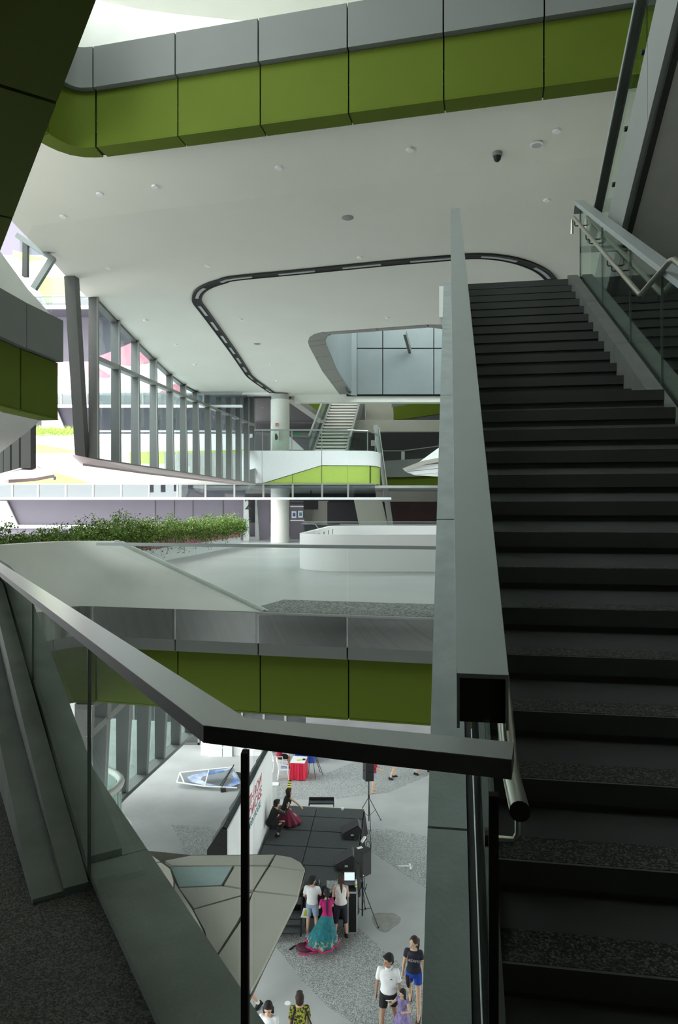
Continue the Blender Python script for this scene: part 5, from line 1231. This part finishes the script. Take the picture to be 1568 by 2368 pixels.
P9 = person(G(979, 1789), -78, 1.66, 'person in blue shorts and striding black trainers, upper body behind the rail', legs=((26, 4, 16, 2), (-24, 4, -32, 2)), toes=(-8, 20), top='cloth_navy', bottom='cloth_navy', blen=0.62, hairstyle='short')
P10 = person(G(491, 1731), 180, 1.66, 'person in dark clothes standing behind the white boxes', top='cloth_navy', bottom='cloth_black', blen=1.8, hairstyle='short')
P11 = person(G(518, 1731), 20, 1.62, 'person in dark trousers standing between the white boxes', top='cloth_white', bottom='cloth_black', blen=1.7, hairstyle='short')
# ---------------------------------------------------------------- stage
SZ = GZ+0.80
def stg(u, v): # u: 0 right edge .. 1 left edge, v: 0 far .. 1 near
    fr, fl_ = Pz(842, 1872, SZ), Pz(644, 1862, SZ); nr = Vector((0.40, 18.9, SZ)); nl = Vector((-2.56, 19.2, SZ))
    a = fr.lerp(fl_, u); b = nr.lerp(nl, u); return a.lerp(b, v)
sta = root('stage', (-0.9, 21.5, GZ), 'low black stage of square platform decks', 'stage')
mat('stage_black', (0.06, 0.066, 0.07), 0.7, noise=0.25, nscale=20); mat('stage_cloth', (0.012, 0.012, 0.013), 0.85); mat('gaffer', (0.55, 0.5, 0.42), 0.6)
us = [0, 0.545, 1.0]; vs_ = [0, 0.145, 0.345, 0.55, 0.76, 1.0]
for i in range(2):
    for j in range(5):
        e = 0.004
        q = [stg(us[i]+e, vs_[j]+e), stg(us[i+1]-e, vs_[j]+e), stg(us[i+1]-e, vs_[j+1]-e), stg(us[i]+e, vs_[j+1]-e)]
        obj('stage_deck', MB().prism([(p.x, p.y) for p in q], SZ-0.05, SZ), 'stage_black', sta)
q = [stg(0, 0), stg(1, 0), stg(1, 1), stg(0, 1)]
obj('stage_skirt', MB().prism([(p.x, p.y) for p in q], GZ, SZ-0.052), 'stage_cloth', sta)
a, b = stg(0, 0), stg(1, 0); obj('edge_strip', MB().beam(a+Vector((0, .02, 0)), b+Vector((0, .02, 0)), 0.03, 0.02), 'gaffer', sta)
# ruffled drape at the right side of the stage
b = MB(); prev = None; vv = []
for i in range(41):
    t = i/40; p = stg(0, t); o = 0.05+0.05*math.sin(i*1.9)+0.03*math.sin(i*0.7); vv.append((p+Vector((0.02, 0, 0)), p+Vector((0.03+o, 0, -0.8))))
for i in range(40): b.add([vv[i][0], vv[i+1][0], vv[i+1][1], vv[i][1], vv[i][0]-Vector((.02, 0, 0)), vv[i+1][0]-Vector((.02, 0, 0)), vv[i+1][1]-Vector((.02, 0, 0)), vv[i][1]-Vector((.02, 0, 0))], [(0, 1, 2, 3), (7, 6, 5, 4)])
obj('side_drape', b, 'stage_cloth', sta)
st = root('stage_stair', Pz(672, 2162, GZ), 'small black step unit at the front of the stage', 'steps')
for i in range(3):
    y0 = 18.02+i*0.28; z1 = GZ+0.22*(i+1)
    obj('step', MB().box((-1.50+0.01*i, y0+0.15, z1-0.02), (0.98, 0.30, 0.04)), 'stage_black', st)
    obj('step_riser', MB().box((-1.50, y0+0.28, z1-0.12), (0.94, 0.03, 0.2)), 'stage_cloth', st)
for x in (-1.01, -1.99): obj('stringer', MB().beam((x, 18.02, GZ+0.12), (x, 18.88, GZ+0.78), 0.04, 0.16), 'stage_cloth', st)
hs = root('stage_hand_step', stg(0.4, -0.02), 'low black step frame behind the far stage edge', 'steps')
p = Pz(743, 1866, SZ-0.2)
obj('tread', MB().box((p.x, p.y+0.2, SZ-0.12), (0.88, 0.25, 0.05)), 'stage_black', hs)
obj('frame', MB().box((p.x, p.y+0.32, SZ-0.05), (0.92, 0.03, 0.14)), 'stage_cloth', hs)
obj('leg', MB().box((p.x-0.45, p.y+0.2, (SZ+GZ)/2-0.06), (0.03, 0.25, SZ-GZ-0.1)), 'stage_cloth', hs); obj('leg', MB().box((p.x+0.45, p.y+0.2, (SZ+GZ)/2-0.06), (0.03, 0.25, SZ-GZ-0.1)), 'stage_cloth', hs)
# ---- backdrop
BT = SZ+2.45
bn, bf = Vector((-2.80, 17.35, 0)), Vector((-2.30, 23.6, 0)); bdv = (bf-bn).normalized(); bnm = Vector((bdv.y, -bdv.x, 0))
bdp = root('stage_backdrop', (-2.7, 20.5, GZ), 'white lettered stage backdrop with black draped back', 'backdrop')
def bp3(t, o, z): v = bn+bdv*t+bnm*o; return Vector((v.x, v.y, z))
Lb = (bf-bn).length
mat('backdrop_white', (0.86, 0.875, 0.88), 0.6, noise=0.05, nscale=1.5); mat('letter_red', (0.42, 0.02, 0.06), 0.6); mat('letter_teal', (0.02, 0.22, 0.22), 0.6); mat('drape_black', (0.03, 0.032, 0.033), 0.7, noise=0.3, nscale=8)
obj('face_board', MB().hexa([bp3(0, -.04, GZ+0.05), bp3(Lb, -.04, GZ+0.05), bp3(Lb, 0, GZ+0.05), bp3(0, 0, GZ+0.05)][::-1], [bp3(0, -.04, BT), bp3(Lb, -.04, BT), bp3(Lb, 0, BT), bp3(0, 0, BT)][::-1]), 'backdrop_white', bdp)
b = MB(); nseg = 24; rows = []
for i in range(nseg+1):
    t = Lb*i/nseg; wv = 0.05*math.sin(i*1.7)+0.04*math.sin(i*0.9+1); rows.append([bp3(t, -0.045, BT+0.01), bp3(t, -0.18+wv*.4, BT+0.02+wv*.5), bp3(t, -0.56+wv, BT-0.55+wv), bp3(t, -0.60+wv*.5, GZ+0.02)])
for i in range(nseg):
    for j in range(3): b.add([rows[i][j], rows[i+1][j], rows[i+1][j+1], rows[i][j+1]], [(0, 1, 2, 3)])
obj('back_drape', b, 'drape_black', bdp)
obj('end_drape', MB().ext([bp3(-.01, -.05, GZ+.02), bp3(-.01, -.05, BT), bp3(-.01, -.2, BT), bp3(-.01, -.56, BT-.55), bp3(-.01, -.60, GZ+.02)], bdv*0.03), 'stage_cloth', bdp)
RT_ = Matrix((( bdv.x, 0, bnm.x, 0), (bdv.y, 0, bnm.y, 0), (0, 1, 0, 0), (0, 0, 0, 1)))
def btext(s, t, z, size, mt, sx=1.0):
    v = bp3(t, 0.003, z); return text_obj('lettering', s, size, mt, Matrix.Translation(W(v))@RT_, bdp, sx)
btext('TH ROW', 2.45, SZ+1.92, 0.46, 'letter_red', 1.0); btext('OWCASE', 2.40, SZ+1.54, 0.46, 'letter_red', 1.0); btext('OPEN HOUSE', 2.30, SZ+1.26, 0.30, 'letter_teal', 1.0)
# ---- performers
ST1 = person(Pz(624, 1931, SZ), -62, 1.66, 'person in black crouching on the stage with one hand on the floor', lean=28, legs=((108, 20, -28, 6), (96, 14, -34, 6)), arms=((20, 20, 12, 6), (60, 0, 150, -10)), toes=(0, 30), nod=-12, yaw=10, top='cloth_black', sleeve=1.85, hem=-0.05, bottom='cloth_black', blen=1.85, hairstyle='short')
ST2 = person(Pz(657, 1906, SZ), -50, 1.58, 'person in black bodice and burgundy skirt crouching behind the performer in black', lean=26, legs=((72, 12, -58, 6), (60, 12, -62, 6)), arms=((-12, 12, 8, 6), (48, 12, 42, 4)), toes=(0, 0), nod=-20, yaw=-14, top='cloth_black', sleeve=0, hem=0.0, bottom=None, female=True, hairstyle='long', hair='hair_brown', skin='skin_light', skirt=('cloth_burgundy', 0.06, 0.40, 0.42, (0.04, 0.18), None), shoes='shoe_black')
# ---- speakers
def cabinet_prism(mb, w, d, h, z0):      # trapezoid plan speaker box, front +y
    q = [(-w*0.36, -d/2), (w*0.36, -d/2), (w/2, d*0.30), (w*0.40, d/2), (-w*0.40, d/2), (-w/2, d*0.30)]
    return mb.prism(q, z0, z0+h)
mat('speaker_black', (0.022, 0.023, 0.025), 0.6, noise=0.2, nscale=40); mat('speaker_grille', (0.03, 0.03, 0.032), 0.45)
def pa_speaker(px, py, hb_, head, h, face, lb1, lb2, legang):
    p = G(px, py)
    s_ = root('speaker_stand', p, lb1, 'stand', 'speaker stands by the stage', rz=legang)
    mpart('pole', MB().tube([(0, 0, 0.12), (0, 0, hb_)], 0.02, 8), 'black_plastic', s_)
    mpart('collar', MB().tube([(0, 0, 0.95), (0, 0, 1.06)], 0.034, 8), 'black_plastic', s_)
    for i in range(3):
        a = 2*math.pi*i/3; lg_ = mpart('leg', MB().tube([(0, 0, 0.98), (0.55*math.cos(a), 0.55*math.sin(a), 0.015)], 0.013, 6), 'black_plastic', s_)
        mpart('brace', MB().tube([(0, 0, 0.28), (0.30*math.cos(a), 0.30*math.sin(a), 0.455)], 0.008, 5), 'black_plastic', s_)
        mpart('foot', MB().tube([(0.55*math.cos(a), 0.55*math.sin(a), 0.0), (0.55*math.cos(a), 0.55*math.sin(a), 0.04)], 0.022, 6), 'black_plastic', lg_)
    c = root('pa_speaker', (p.x, p.y, GZ+hb_), lb2, 'speaker', 'speakers on stands', rz=face)
    b = MB(); cabinet_prism(b, 0.40, 0.36, h, 0); cbn = mpart('cabinet', b, 'speaker_black', c, False)
    grl = mpart('grille', MB().box((0, 0.185, h/2), (0.31, 0.012, h-0.06)), 'speaker_grille', c, False)
    mpart('handle_recess', MB().box((0, -0.182, h*0.52), (0.14, 0.008, 0.05)), 'hollow_black', cbn, False)
    for sd in (-1, 1): mpart('handle_recess', MB().box((sd*0.178, 0.0, h*0.52), (0.012, 0.12, 0.05), -sd*0.26), 'hollow_black', cbn, False)
    mpart('badge', MB().box((0.13, 0.193, 0.06), (0.03, 0.004, 0.03)), 'print_white', grl, False)
    return c
pa_speaker(853, 1906, 1.62, 0, 0.64, 0.15, 'black tripod speaker stand at the far stage corner', 'black loudspeaker on a stand in front of the red t-shirt', 0.6)
c2_ = pa_speaker(838, 2128, 1.30, 0, 0.68, -2.45, 'black tripod speaker stand beside the flight case', 'black loudspeaker with a white card on top beside the stage', -0.7)
wc = single('white_card', MB().box((P(832, 0, 18.93).x, 18.95, GZ+1.30+0.683), (0.16, 0.10, 0.006), 0.5), 'print_white', 'white card lying on top of the loudspeaker', 'card')
# monitors
def wedge(px, py, rz, lb):
    p = Pz(px, py, SZ); c = root('floor_monitor', p, lb, 'speaker', 'floor monitors on the stage', rz=rz)
    b = MB(); pr = [(-0.28, 0), (0.20, 0), (0.30, 0.14), (-0.02, 0.44), (-0.14, 0.40)]
    pr = [(-0.22, 0.0), (0.20, 0.0), (0.34, 0.30), (0.24, 0.42), (-0.30, 0.14)]
    b.ext([(x, -0.30, z) for x, z in pr], (0, 0.60, 0)); cbn = mpart('cabinet', b, 'speaker_black', c, False)
    mpart('grille', MB().ext([(-0.285, -0.27, 0.155), (0.225, -0.27, 0.42), (0.225, 0.27, 0.42), (-0.285, 0.27, 0.155)], (-0.006, 0, 0.012)), 'speaker_grille', c, False)
    mpart('side_badge', MB().box((0.03, -0.303, 0.14), (0.09, 0.006, 0.05)), 'metal_grey', cbn, False)
wedge(811, 1931, 0.05, 'black wedge monitor near the drape on the stage'); wedge(797, 2002, 0.05, 'black wedge monitor behind the loudspeaker with the card')
def coil(px, py, lb, r0=0.13):
    p = Pz(px, py, SZ); pts = [(p.x+r0*(1-0.01*i)*math.cos(i*.5), p.y+r0*math.sin(i*.5), SZ+0.012+0.0012*i) for i in range(40)]
    single('cable_coil', MB().tube(pts, 0.011, 5), 'black_plastic', lb, 'cable', smooth=True)
coil(816, 1939, 'small coil of cable on the stage below the first wedge monitor'); coil(800, 2023, 'coil of cable on the stage near the mixing desk')
single('stage_socket_box', MB().box((Pz(792, 1871, SZ).x, Pz(792, 1871, SZ).y-0.05, SZ+0.03), (0.10, 0.08, 0.06)), 'print_white', 'tiny white socket box on the far stage edge', 'box')
ps = single('power_strip', MB().box((Pz(840, 1938, SZ).x, Pz(840, 1938, SZ).y, SZ-0.05), (0.08, 0.4, 0.05), -0.35), 'print_white', 'white power strip hanging at the stage drape', 'power strip')
b = MB(); p = Pz(841, 1900, SZ); pts = [(p.x+0.17+0.09*math.sin(i*.6)-0.03*i*0.3, p.y-0.14*i, GZ+0.02+0.5*abs(math.cos(i*.55))) for i in range(22)]
single('loose_cable', MB().tube(pts, 0.011, 5), 'black_plastic', 'black cables looping along the stage side', 'cable', smooth=True)
# ---- mixing desk and flight case
md = root('mixing_desk', (-0.15, 18.75, GZ), 'black table with mixing consoles behind the ponytail', 'table')
obj('table_top', MB().box((-0.38, 18.72, GZ+0.93), (1.15, 0.34, 0.05)), 'stage_cloth', md)
for x in (-0.9, 0.14):
    for y in (18.60, 18.84): obj('leg', MB().box((x, y, GZ+0.45), (0.05, 0.05, 0.9)), 'black_plastic', md)
obj('modesty_panel', MB().box((-0.4, 18.87, GZ+0.5), (1.0, 0.03, 0.75)), 'stage_cloth', md)
mx = root('mixing_console', (-0.2, 18.72, GZ+0.955), 'silver grey mixing console on the black table', 'mixer')
mat('console_grey', (0.40, 0.43, 0.42), 0.5, col2=(0.05, 0.05, 0.06), nscale=45, ramp=(0.42, 0.5))
obj('body', MB().hexa([(-.34, 18.53, GZ+.956), (.06, 18.53, GZ+.956), (.06, 18.9, GZ+.956), (-.34, 18.9, GZ+.956)], [(-.34, 18.53, GZ+1.0), (.06, 18.53, GZ+1.0), (.06, 18.9, GZ+1.1), (-.34, 18.9, GZ+1.1)]), 'console_grey', mx)
for i in range(8): obj('fader', MB().box((-.30+i*.045, 18.60, GZ+1.025), (.015, .04, .02)), 'black_plastic', mx)
mx2 = root('effects_unit', (-0.75, 18.72, GZ+0.955), 'dark blue effects unit with cables on the black table', 'mixer')
obj('body', MB().box((-.72, 18.74, GZ+1.0), (.5, .3, .09)), 'speaker_black', mx2)
for i in range(6): obj('cable', MB().tube([(-.9+i*.07, 18.8, GZ+1.04), (-.88+i*.07, 18.78, GZ+1.16), (-.8+i*.05, 18.9, GZ+1.12), (-.78+i*.05, 18.95, GZ+.98)], 0.008, 5), 'metal_grey' if i % 2 else 'black_plastic', mx2)
fcz = root('flight_case', (0.36, 18.55, GZ), 'tall flight case with aluminium edges beside the table', 'flight case')
obj('body', MB().box((0.36, 18.57, GZ+0.55), (0.24, 0.56, 1.06)), 'stage_cloth', fcz)
for x in (0.24, 0.48):
    for y in (18.29, 18.85): obj('edge', MB().box((x, y, GZ+0.56), (0.035, 0.035, 1.10)), 'metal_grey', fcz)
obj('edge', MB().box((0.36, 18.29, GZ+1.10), (0.27, 0.035, 0.035)), 'metal_grey', fcz); obj('edge', MB().box((0.24, 18.57, GZ+1.10), (0.035, 0.56, 0.035)), 'metal_grey', fcz); obj('edge', MB().box((0.48, 18.57, GZ+1.10), (0.035, 0.56, 0.035)), 'metal_grey', fcz)
obj('edge', MB().box((0.36, 18.29, GZ+0.03), (0.27, 0.035, 0.035)), 'metal_grey', fcz)
lp_ = root('laptop', (0.30, 18.75, GZ+1.12), 'open laptop with bright screen on the flight case', 'laptop')
mat('screen_light', (0.5, 0.6, 0.7), 0.3, emit=(0.6, 0.7, 0.85), estr=0.5)
obj('keyboard', MB().box((0.29, 18.70, GZ+1.13), (0.32, 0.22, 0.02)), 'black_plastic', lp_); lid_ = obj('lid', MB().hexa([(.13, 18.81, GZ+1.14), (.45, 18.81, GZ+1.14), (.45, 18.83, GZ+1.14), (.13, 18.83, GZ+1.14)], [(.13, 18.87, GZ+1.36), (.45, 18.87, GZ+1.36), (.45, 18.89, GZ+1.36), (.13, 18.89, GZ+1.36)]), 'black_plastic', lp_)
obj('screen', MB().hexa([(.15, 18.808, GZ+1.15), (.43, 18.808, GZ+1.15), (.43, 18.81, GZ+1.15), (.15, 18.81, GZ+1.15)], [(.15, 18.862, GZ+1.345), (.43, 18.862, GZ+1.345), (.43, 18.864, GZ+1.345), (.15, 18.864, GZ+1.345)]), 'screen_light', lid_)
bt = root('drink_bottle', (0.53, 18.7, GZ+1.12), 'pale bottle with green label beside the laptop', 'bottle')
obj('body', MB().lathe([(.03, 0), (.032, .13), (.014, .17), (.014, .2)], (.46, 18.55, GZ+1.12), 10), 'print_white', bt, smooth=True); obj('label', MB().lathe([(.033, .03), (.033, .09)], (.46, 18.55, GZ+1.12), 10), 'print_yellow', bt, smooth=True)

# ---------------------------------------------------------------- tables, chairs, tripod far on the plaza
mat('satin_red', (0.55, 0.006, 0.04), 0.45); mat('satin_blue', (0.01, 0.06, 0.38), 0.45); mat('plastic_white', (0.82, 0.83, 0.83), 0.4)
def draped_table(px, py, w, d, h, mt, rz, lb):
    p = G(px, py); r = root('draped_table', (p.x, p.y+d/2, GZ), lb, 'table', rz=rz)
    n = 64; b = MB(); top_, bot = [], []
    def per(t):
        t = (t % 1)*4; i = int(t); f = t-i; c = [(-w/2, -d/2), (w/2, -d/2), (w/2, d/2), (-w/2, d/2)]; a, e = c[i], c[(i+1) % 4]; return (a[0]+(e[0]-a[0])*f, a[1]+(e[1]-a[1])*f)
    for i in range(n):
        x, y = per(i/n); top_.append((x, y, h-0.01)); k_ = 1.0+0.10+0.05*math.sin(i*2.1)+0.03*math.sin(i*.8); bot.append((x*k_, y*k_, 0.03+0.03*math.sin(i*1.3)))
    b.add(top_+bot, [(i, n+i, n+(i+1) % n, (i+1) % n) for i in range(n)]); mpart('cloth_skirt', b, mt, r)
    mpart('table_top', MB().box((0, 0, h), (w, d, 0.03)), 'plastic_white', r, False)
    for sx in (-1, 1):
        for sy in (-1, 1): mpart('leg', MB().box((sx*(w/2-.06), sy*(d/2-.06), h/2-.01), (.04, .04, h-.03)), 'metal_grey', r, False)
    return r, p
t1, p1_ = draped_table(690, 1805, 0.62, 0.75, 0.74, 'satin_red', -0.12, 'small white table with red satin skirt')
t2, p2_ = draped_table(705, 1764, 0.8, 0.6, 0.74, 'satin_blue', -0.1, 'table with blue satin skirt behind the red one')
pp_ = G(690, 1805); rc_ = root('remote_model', (pp_.x+0.1, pp_.y+0.25, GZ+0.757), 'small yellow model lying on the red-skirted table', 'model')
obj('hull', MB().box((pp_.x+0.02, pp_.y+0.25, GZ+0.775), (0.2, 0.05, 0.03), 0.15), 'print_yellow', rc_); obj('base_plate', MB().box((pp_.x+0.22, pp_.y+0.3, GZ+0.78), (0.12, 0.1, 0.04)), 'black_plastic', rc_)
def chair(px, py, rz, lb):
    p = G(px, py); r = root('plastic_chair', p, lb, 'chair', 'white plastic chairs by the draped tables', rz=rz)
    mpart('seat', MB().box((0, 0, .43), (.42, .42, .035)), 'plastic_white', r, False)
    for sx in (-1, 1):
        mpart('leg', MB().tube([(sx*.18, .18, .42), (sx*.21, .22, 0)], [.025, .02], 6), 'plastic_white', r); mpart('leg', MB().tube([(sx*.18, -.18, .42), (sx*.21, -.25, 0)], [.025, .02], 6), 'plastic_white', r)
        mpart('armrest', MB().tube([(sx*.22, .2, .42), (sx*.23, .17, .62), (sx*.22, -.2, .66)], .018, 6), 'plastic_white', r)
    hoop = [(-.2, -.2, .43), (-.21, -.25, .7), (-.14, -.29, .84), (0, -.30, .88), (.14, -.29, .84), (.21, -.25, .7), (.2, -.2, .43)]
    mpart('back_hoop', MB().tube(smooth_path(hoop, 3), .022, 6), 'plastic_white', r)
    for x in (-.1, 0, .1): mpart('back_slat', MB().beam((x, -.2, .44), (x*.9, -.295, .85), .05, .012, up=(0, 1, 0)), 'plastic_white', r, False)
chair(656, 1800, -1.5, 'white plastic chair with blue cloth on its seat'); chair(641, 1780, -1.2, 'white plastic chair holding the person in maroon'); chair(664, 1757, 2.6, 'white plastic chair behind the person in maroon')
pc_ = G(656, 1800); single('folded_cloth', MB().hexa([(pc_.x-.12, pc_.y-.12, GZ+.45), (pc_.x+.16, pc_.y-.14, GZ+.45), (pc_.x+.15, pc_.y+.12, GZ+.45), (pc_.x-.15, pc_.y+.12, GZ+.45)], [(pc_.x-.08, pc_.y-.08, GZ+.50), (pc_.x+.1, pc_.y-.1, GZ+.48), (pc_.x+.1, pc_.y+.08, GZ+.50), (pc_.x-.1, pc_.y+.08, GZ+.51)]), 'cloth_denim', 'folded blue cloth on the white plastic chair', 'cloth')
SEAT = person(G(646, 1778), -68, 1.66, 'person in maroon t-shirt seated on a white plastic chair', lean=4, legs=((80, 8, 8, 2), (84, 8, -4, 2)), arms=((30, 8, 70, 0), (35, 6, 75, -6)), nod=14, top='cloth_red', sleeve=0.7, hem=-0.02, bottom='cloth_black', blen=0.85, skin='skin_tan')
tp = root('easel_tripod', G(724, 1795), 'thin black tripod easel beside the red-skirted table', 'tripod')
q0 = G(724, 1795)
for dx, dy in ((0.12, -0.35), (0.30, 0.35), (-0.2, 0.3), (0.42, 0.1)): obj('leg', MB().tube([(q0.x-0.12, q0.y+0.1, GZ+1.5), (q0.x+dx, q0.y+dy, GZ+0.01)], 0.014, 6), 'black_plastic', tp)
obj('board', MB().hexa([(q0.x-.35, q0.y+.1, GZ+.85), (q0.x-.05, q0.y-.0, GZ+.85), (q0.x-.05, q0.y+.02, GZ+.85), (q0.x-.35, q0.y+.12, GZ+.85)], [(q0.x-.35, q0.y+.25, GZ+1.6), (q0.x-.1, q0.y+.15, GZ+1.6), (q0.x-.1, q0.y+.17, GZ+1.6), (q0.x-.35, q0.y+.27, GZ+1.6)]), 'drop_glass', tp)
# hazard tape strip on the floor
tpa, tpb = G(672, 1800), G(664, 1838); dv = (tpb-tpa); 
ht = root('hazard_tape', tpa.lerp(tpb, .5), 'yellow and black cable tape on the floor behind the stage', 'tape')
for i in range(14):
    a = tpa.lerp(tpb, i/14)+Vector((0, 0, .006)); b_ = tpa.lerp(tpb, (i+1)/14)+Vector((0, 0, .006)); obj('stripe', MB().beam(a, b_, 0.12, 0.008), 'print_yellow' if i % 2 else 'black_plastic', ht)
# white board lying on the floor
wbp = G(640, 1815); single('floor_board', MB().box((wbp.x-0.1, wbp.y, GZ+0.03), (0.35, 0.3, 0.04), 0.1), 'print_white', 'white board lying on the plaza behind the backdrop', 'board')
# ---------------------------------------------------------------- windsurf sail, foam boxes, storefront
sl = root('windsurf_sail', G(485, 1822), 'blue and clear windsurf sail lying rigged on the plaza', 'sail')
mat('sail_blue', (0.10, 0.20, 0.50), 0.4, col2=(0.70, 0.75, 0.84), nscale=2.2, ramp=(0.35, 0.65)); glass('sail_clear', (0.80, 0.83, 0.84), 0.15)
mat('sail_white', (0.85, 0.86, 0.87), 0.4)
def sv(px, py, h): v = G(px, py); return Vector((v.x, v.y, GZ+h))
def sp_(px, py): # image point on a sheet tilted up a little
    h = 0.10+0.35*max(0, min(1, (1825-py)/50.0)); return Pz(px, py, GZ+h)
outl = [(410, 1810), (417, 1788), (480, 1781), (540, 1775), (556, 1812), (548, 1822), (470, 1817)]
obj('clear_film', MB().ext([sp_(*p) for p in outl], (0, 0, .006)), 'sail_clear', sl)
obj('blue_panel', MB().ext([sp_(*p) for p in [(433, 1797), (450, 1791), (480, 1785), (537, 1776), (520, 1784), (470, 1795), (464, 1803), (480, 1812), (505, 1817), (470, 1816), (440, 1808)]], (0, 0, .012)), 'sail_blue', sl)
obj('blue_panel', MB().ext([sp_(*p) for p in [(537, 1776), (556, 1812), (530, 1821), (520, 1818), (537, 1810), (541, 1797), (532, 1784)]], (0, 0, .012)), 'sail_blue', sl)
for a, b_ in (((409, 1810), (416, 1788)), ((416, 1788), (480, 1781)), ((480, 1781), (540, 1775)), ((409, 1810), (470, 1819)), ((470, 1819), (548, 1823)), ((417, 1790), (426, 1811)), ((483, 1783), (474, 1818))): obj('batten', MB().tube([sp_(*a)+Vector((0, 0, .02)), sp_(*b_)+Vector((0, 0, .02))], 0.03, 6), 'sail_white', sl)
obj('boom', MB().tube([sp_(513, 1822)+Vector((0, 0, .05)), sp_(541, 1774)+Vector((0, 0, .10))], 0.025, 6), 'black_plastic', sl); obj('boom', MB().tube([sp_(508, 1820)+Vector((0, 0, .03)), sp_(536, 1779)+Vector((0, 0, .06))], 0.018, 6), 'black_plastic', sl)
obj('mast_base', MB().box((sp_(516, 1824).x, sp_(516, 1824).y, GZ+.07), (.2, .2, .14), .3), 'black_plastic', sl); obj('sail_tip', MB().ext([sp_(545, 1785), sp_(575, 1790), sp_(575, 1803), sp_(556, 1805)], (0, 0, .01)), 'black_plastic', sl)
def foam(px, py, w, h, lb, zb_=0.0, n=1):
    p = G(px, py); r = root('foam_box', (p.x, p.y+.25, GZ+zb_), lb, 'box', 'white foam boxes by the storefront')
    mpart('box', MB().box((0, 0, h*.42), (w, .5, h*.84)), 'plastic_white', r, False); mpart('lid', MB().box((0, 0, h*.92), (w+.02, .52, h*.15)), 'plastic_white', r, False)
foam(474, 1746, .40, .48, 'white foam box at the foot of the first stack'); foam(474, 1746, .40, .45, 'white foam box with open lid on the first stack', .48); foam(498, 1750, .62, .46, 'wide white foam box under another one'); foam(498, 1750, .60, .46, 'wide white foam box on the wide stack', .46); foam(498, 1750, .5, .4, 'white foam box on top of the wide stack', .92)
foam(526, 1750, .44, .46, 'white foam box beside the dark trousers'); foam(526, 1750, .38, .44, 'narrow white foam box on the one beside the dark trousers', .46); foam(551, 1748, .46, .48, 'white foam box right of the dark trousers'); foam(551, 1748, .44, .45, 'white foam box stacked right of the dark trousers', .48); foam(588, 1748, .66, .5, 'white foam box behind the backdrop drape'); foam(588, 1748, .6, .46, 'white foam box stacked behind the backdrop drape', .5)
sf = root('window_5', (-6, 33.2, GZ), 'dark glazed storefront at the far side of the plaza', 'window', kind='structure')
for i in range(9):
    x = -11+i*1.05; obj('pane', MB().box((x+.5, 33.2, GZ+1.6), (.97, .06, 3.1)), 'dark_wall' if False else 'store_glass', sf); obj('mullion', MB().box((x, 33.15, GZ+1.6), (.09, .12, 3.2)), 'mullion_light', sf)
obj('kick_rail', MB().box((-6.3, 33.14, GZ+.06), (9.6, .1, .12)), 'mullion_grey', sf)
stag(obj('store_wall', MB().box((-6.3, 33.4, GZ+5.2), (9.6, .2, 4.0)), 'lilac_wall'), 'plain wall above the dark storefront', 'wall')
# floor details
def patch(name, pts, lb, mt='pebble', h=0.004): return stag(obj(name, MB().prism([(G(*p).x, G(*p).y) for p in pts], GZ-0.002, GZ+h), mt), lb, 'paving')
patch('pebble_paving', [(622, 2172), (650, 2160), (820, 2138), (1010, 2300), (1010, 2420), (900, 2420), (760, 2330), (700, 2270), (655, 2210)], 'pebble-wash paving wedge under the teal skirt')
patch('pebble_paving', [(846, 1918), (900, 1917), (1010, 1940), (1010, 2070), (848, 1962)], 'pebble-wash paving wedge right of the speaker stand')
patch('pebble_paving', [(640, 1848), (760, 1850), (900, 1832), (1010, 1785), (1010, 1755), (850, 1750), (740, 1795), (640, 1800)], 'pebble-wash paving band behind the stage')
patch('pebble_paving', [(395, 1908), (480, 1912), (530, 1925), (530, 1990), (430, 1990), (415, 1940)], 'pebble-wash paving patch left of the backdrop')
patch('floor_stain', smooth_path([(860, 2120), (866, 2113), (882, 2111), (896, 2112), (910, 2112), (924, 2120), (927, 2128), (920, 2138), (908, 2146), (897, 2155), (884, 2155), (872, 2148), (864, 2136), (860, 2121)], 4), 'brownish damp stain on the plaza floor', 'stain', 0.003)
mat_done = True
single('floor_mark', MB().box((G(936, 2003).x, G(936, 2003).y, GZ+0.006), (0.40, 0.05, 0.004), 0.0), 'print_white', 'white tape bar of the corner mark on the plaza', 'tape')
single('floor_mark', MB().box((G(949, 2004).x, G(949, 2004).y, GZ+0.006), (0.06, 0.36, 0.004), 0.0), 'print_white', 'short white tape end of the corner mark on the plaza', 'tape')
single('floor_disc', MB().lathe([(0.07, 0), (0.07, 0.006)], tuple(G(665, 2320)), 16), 'print_white', 'small white disc lying on the plaza floor', 'disc')
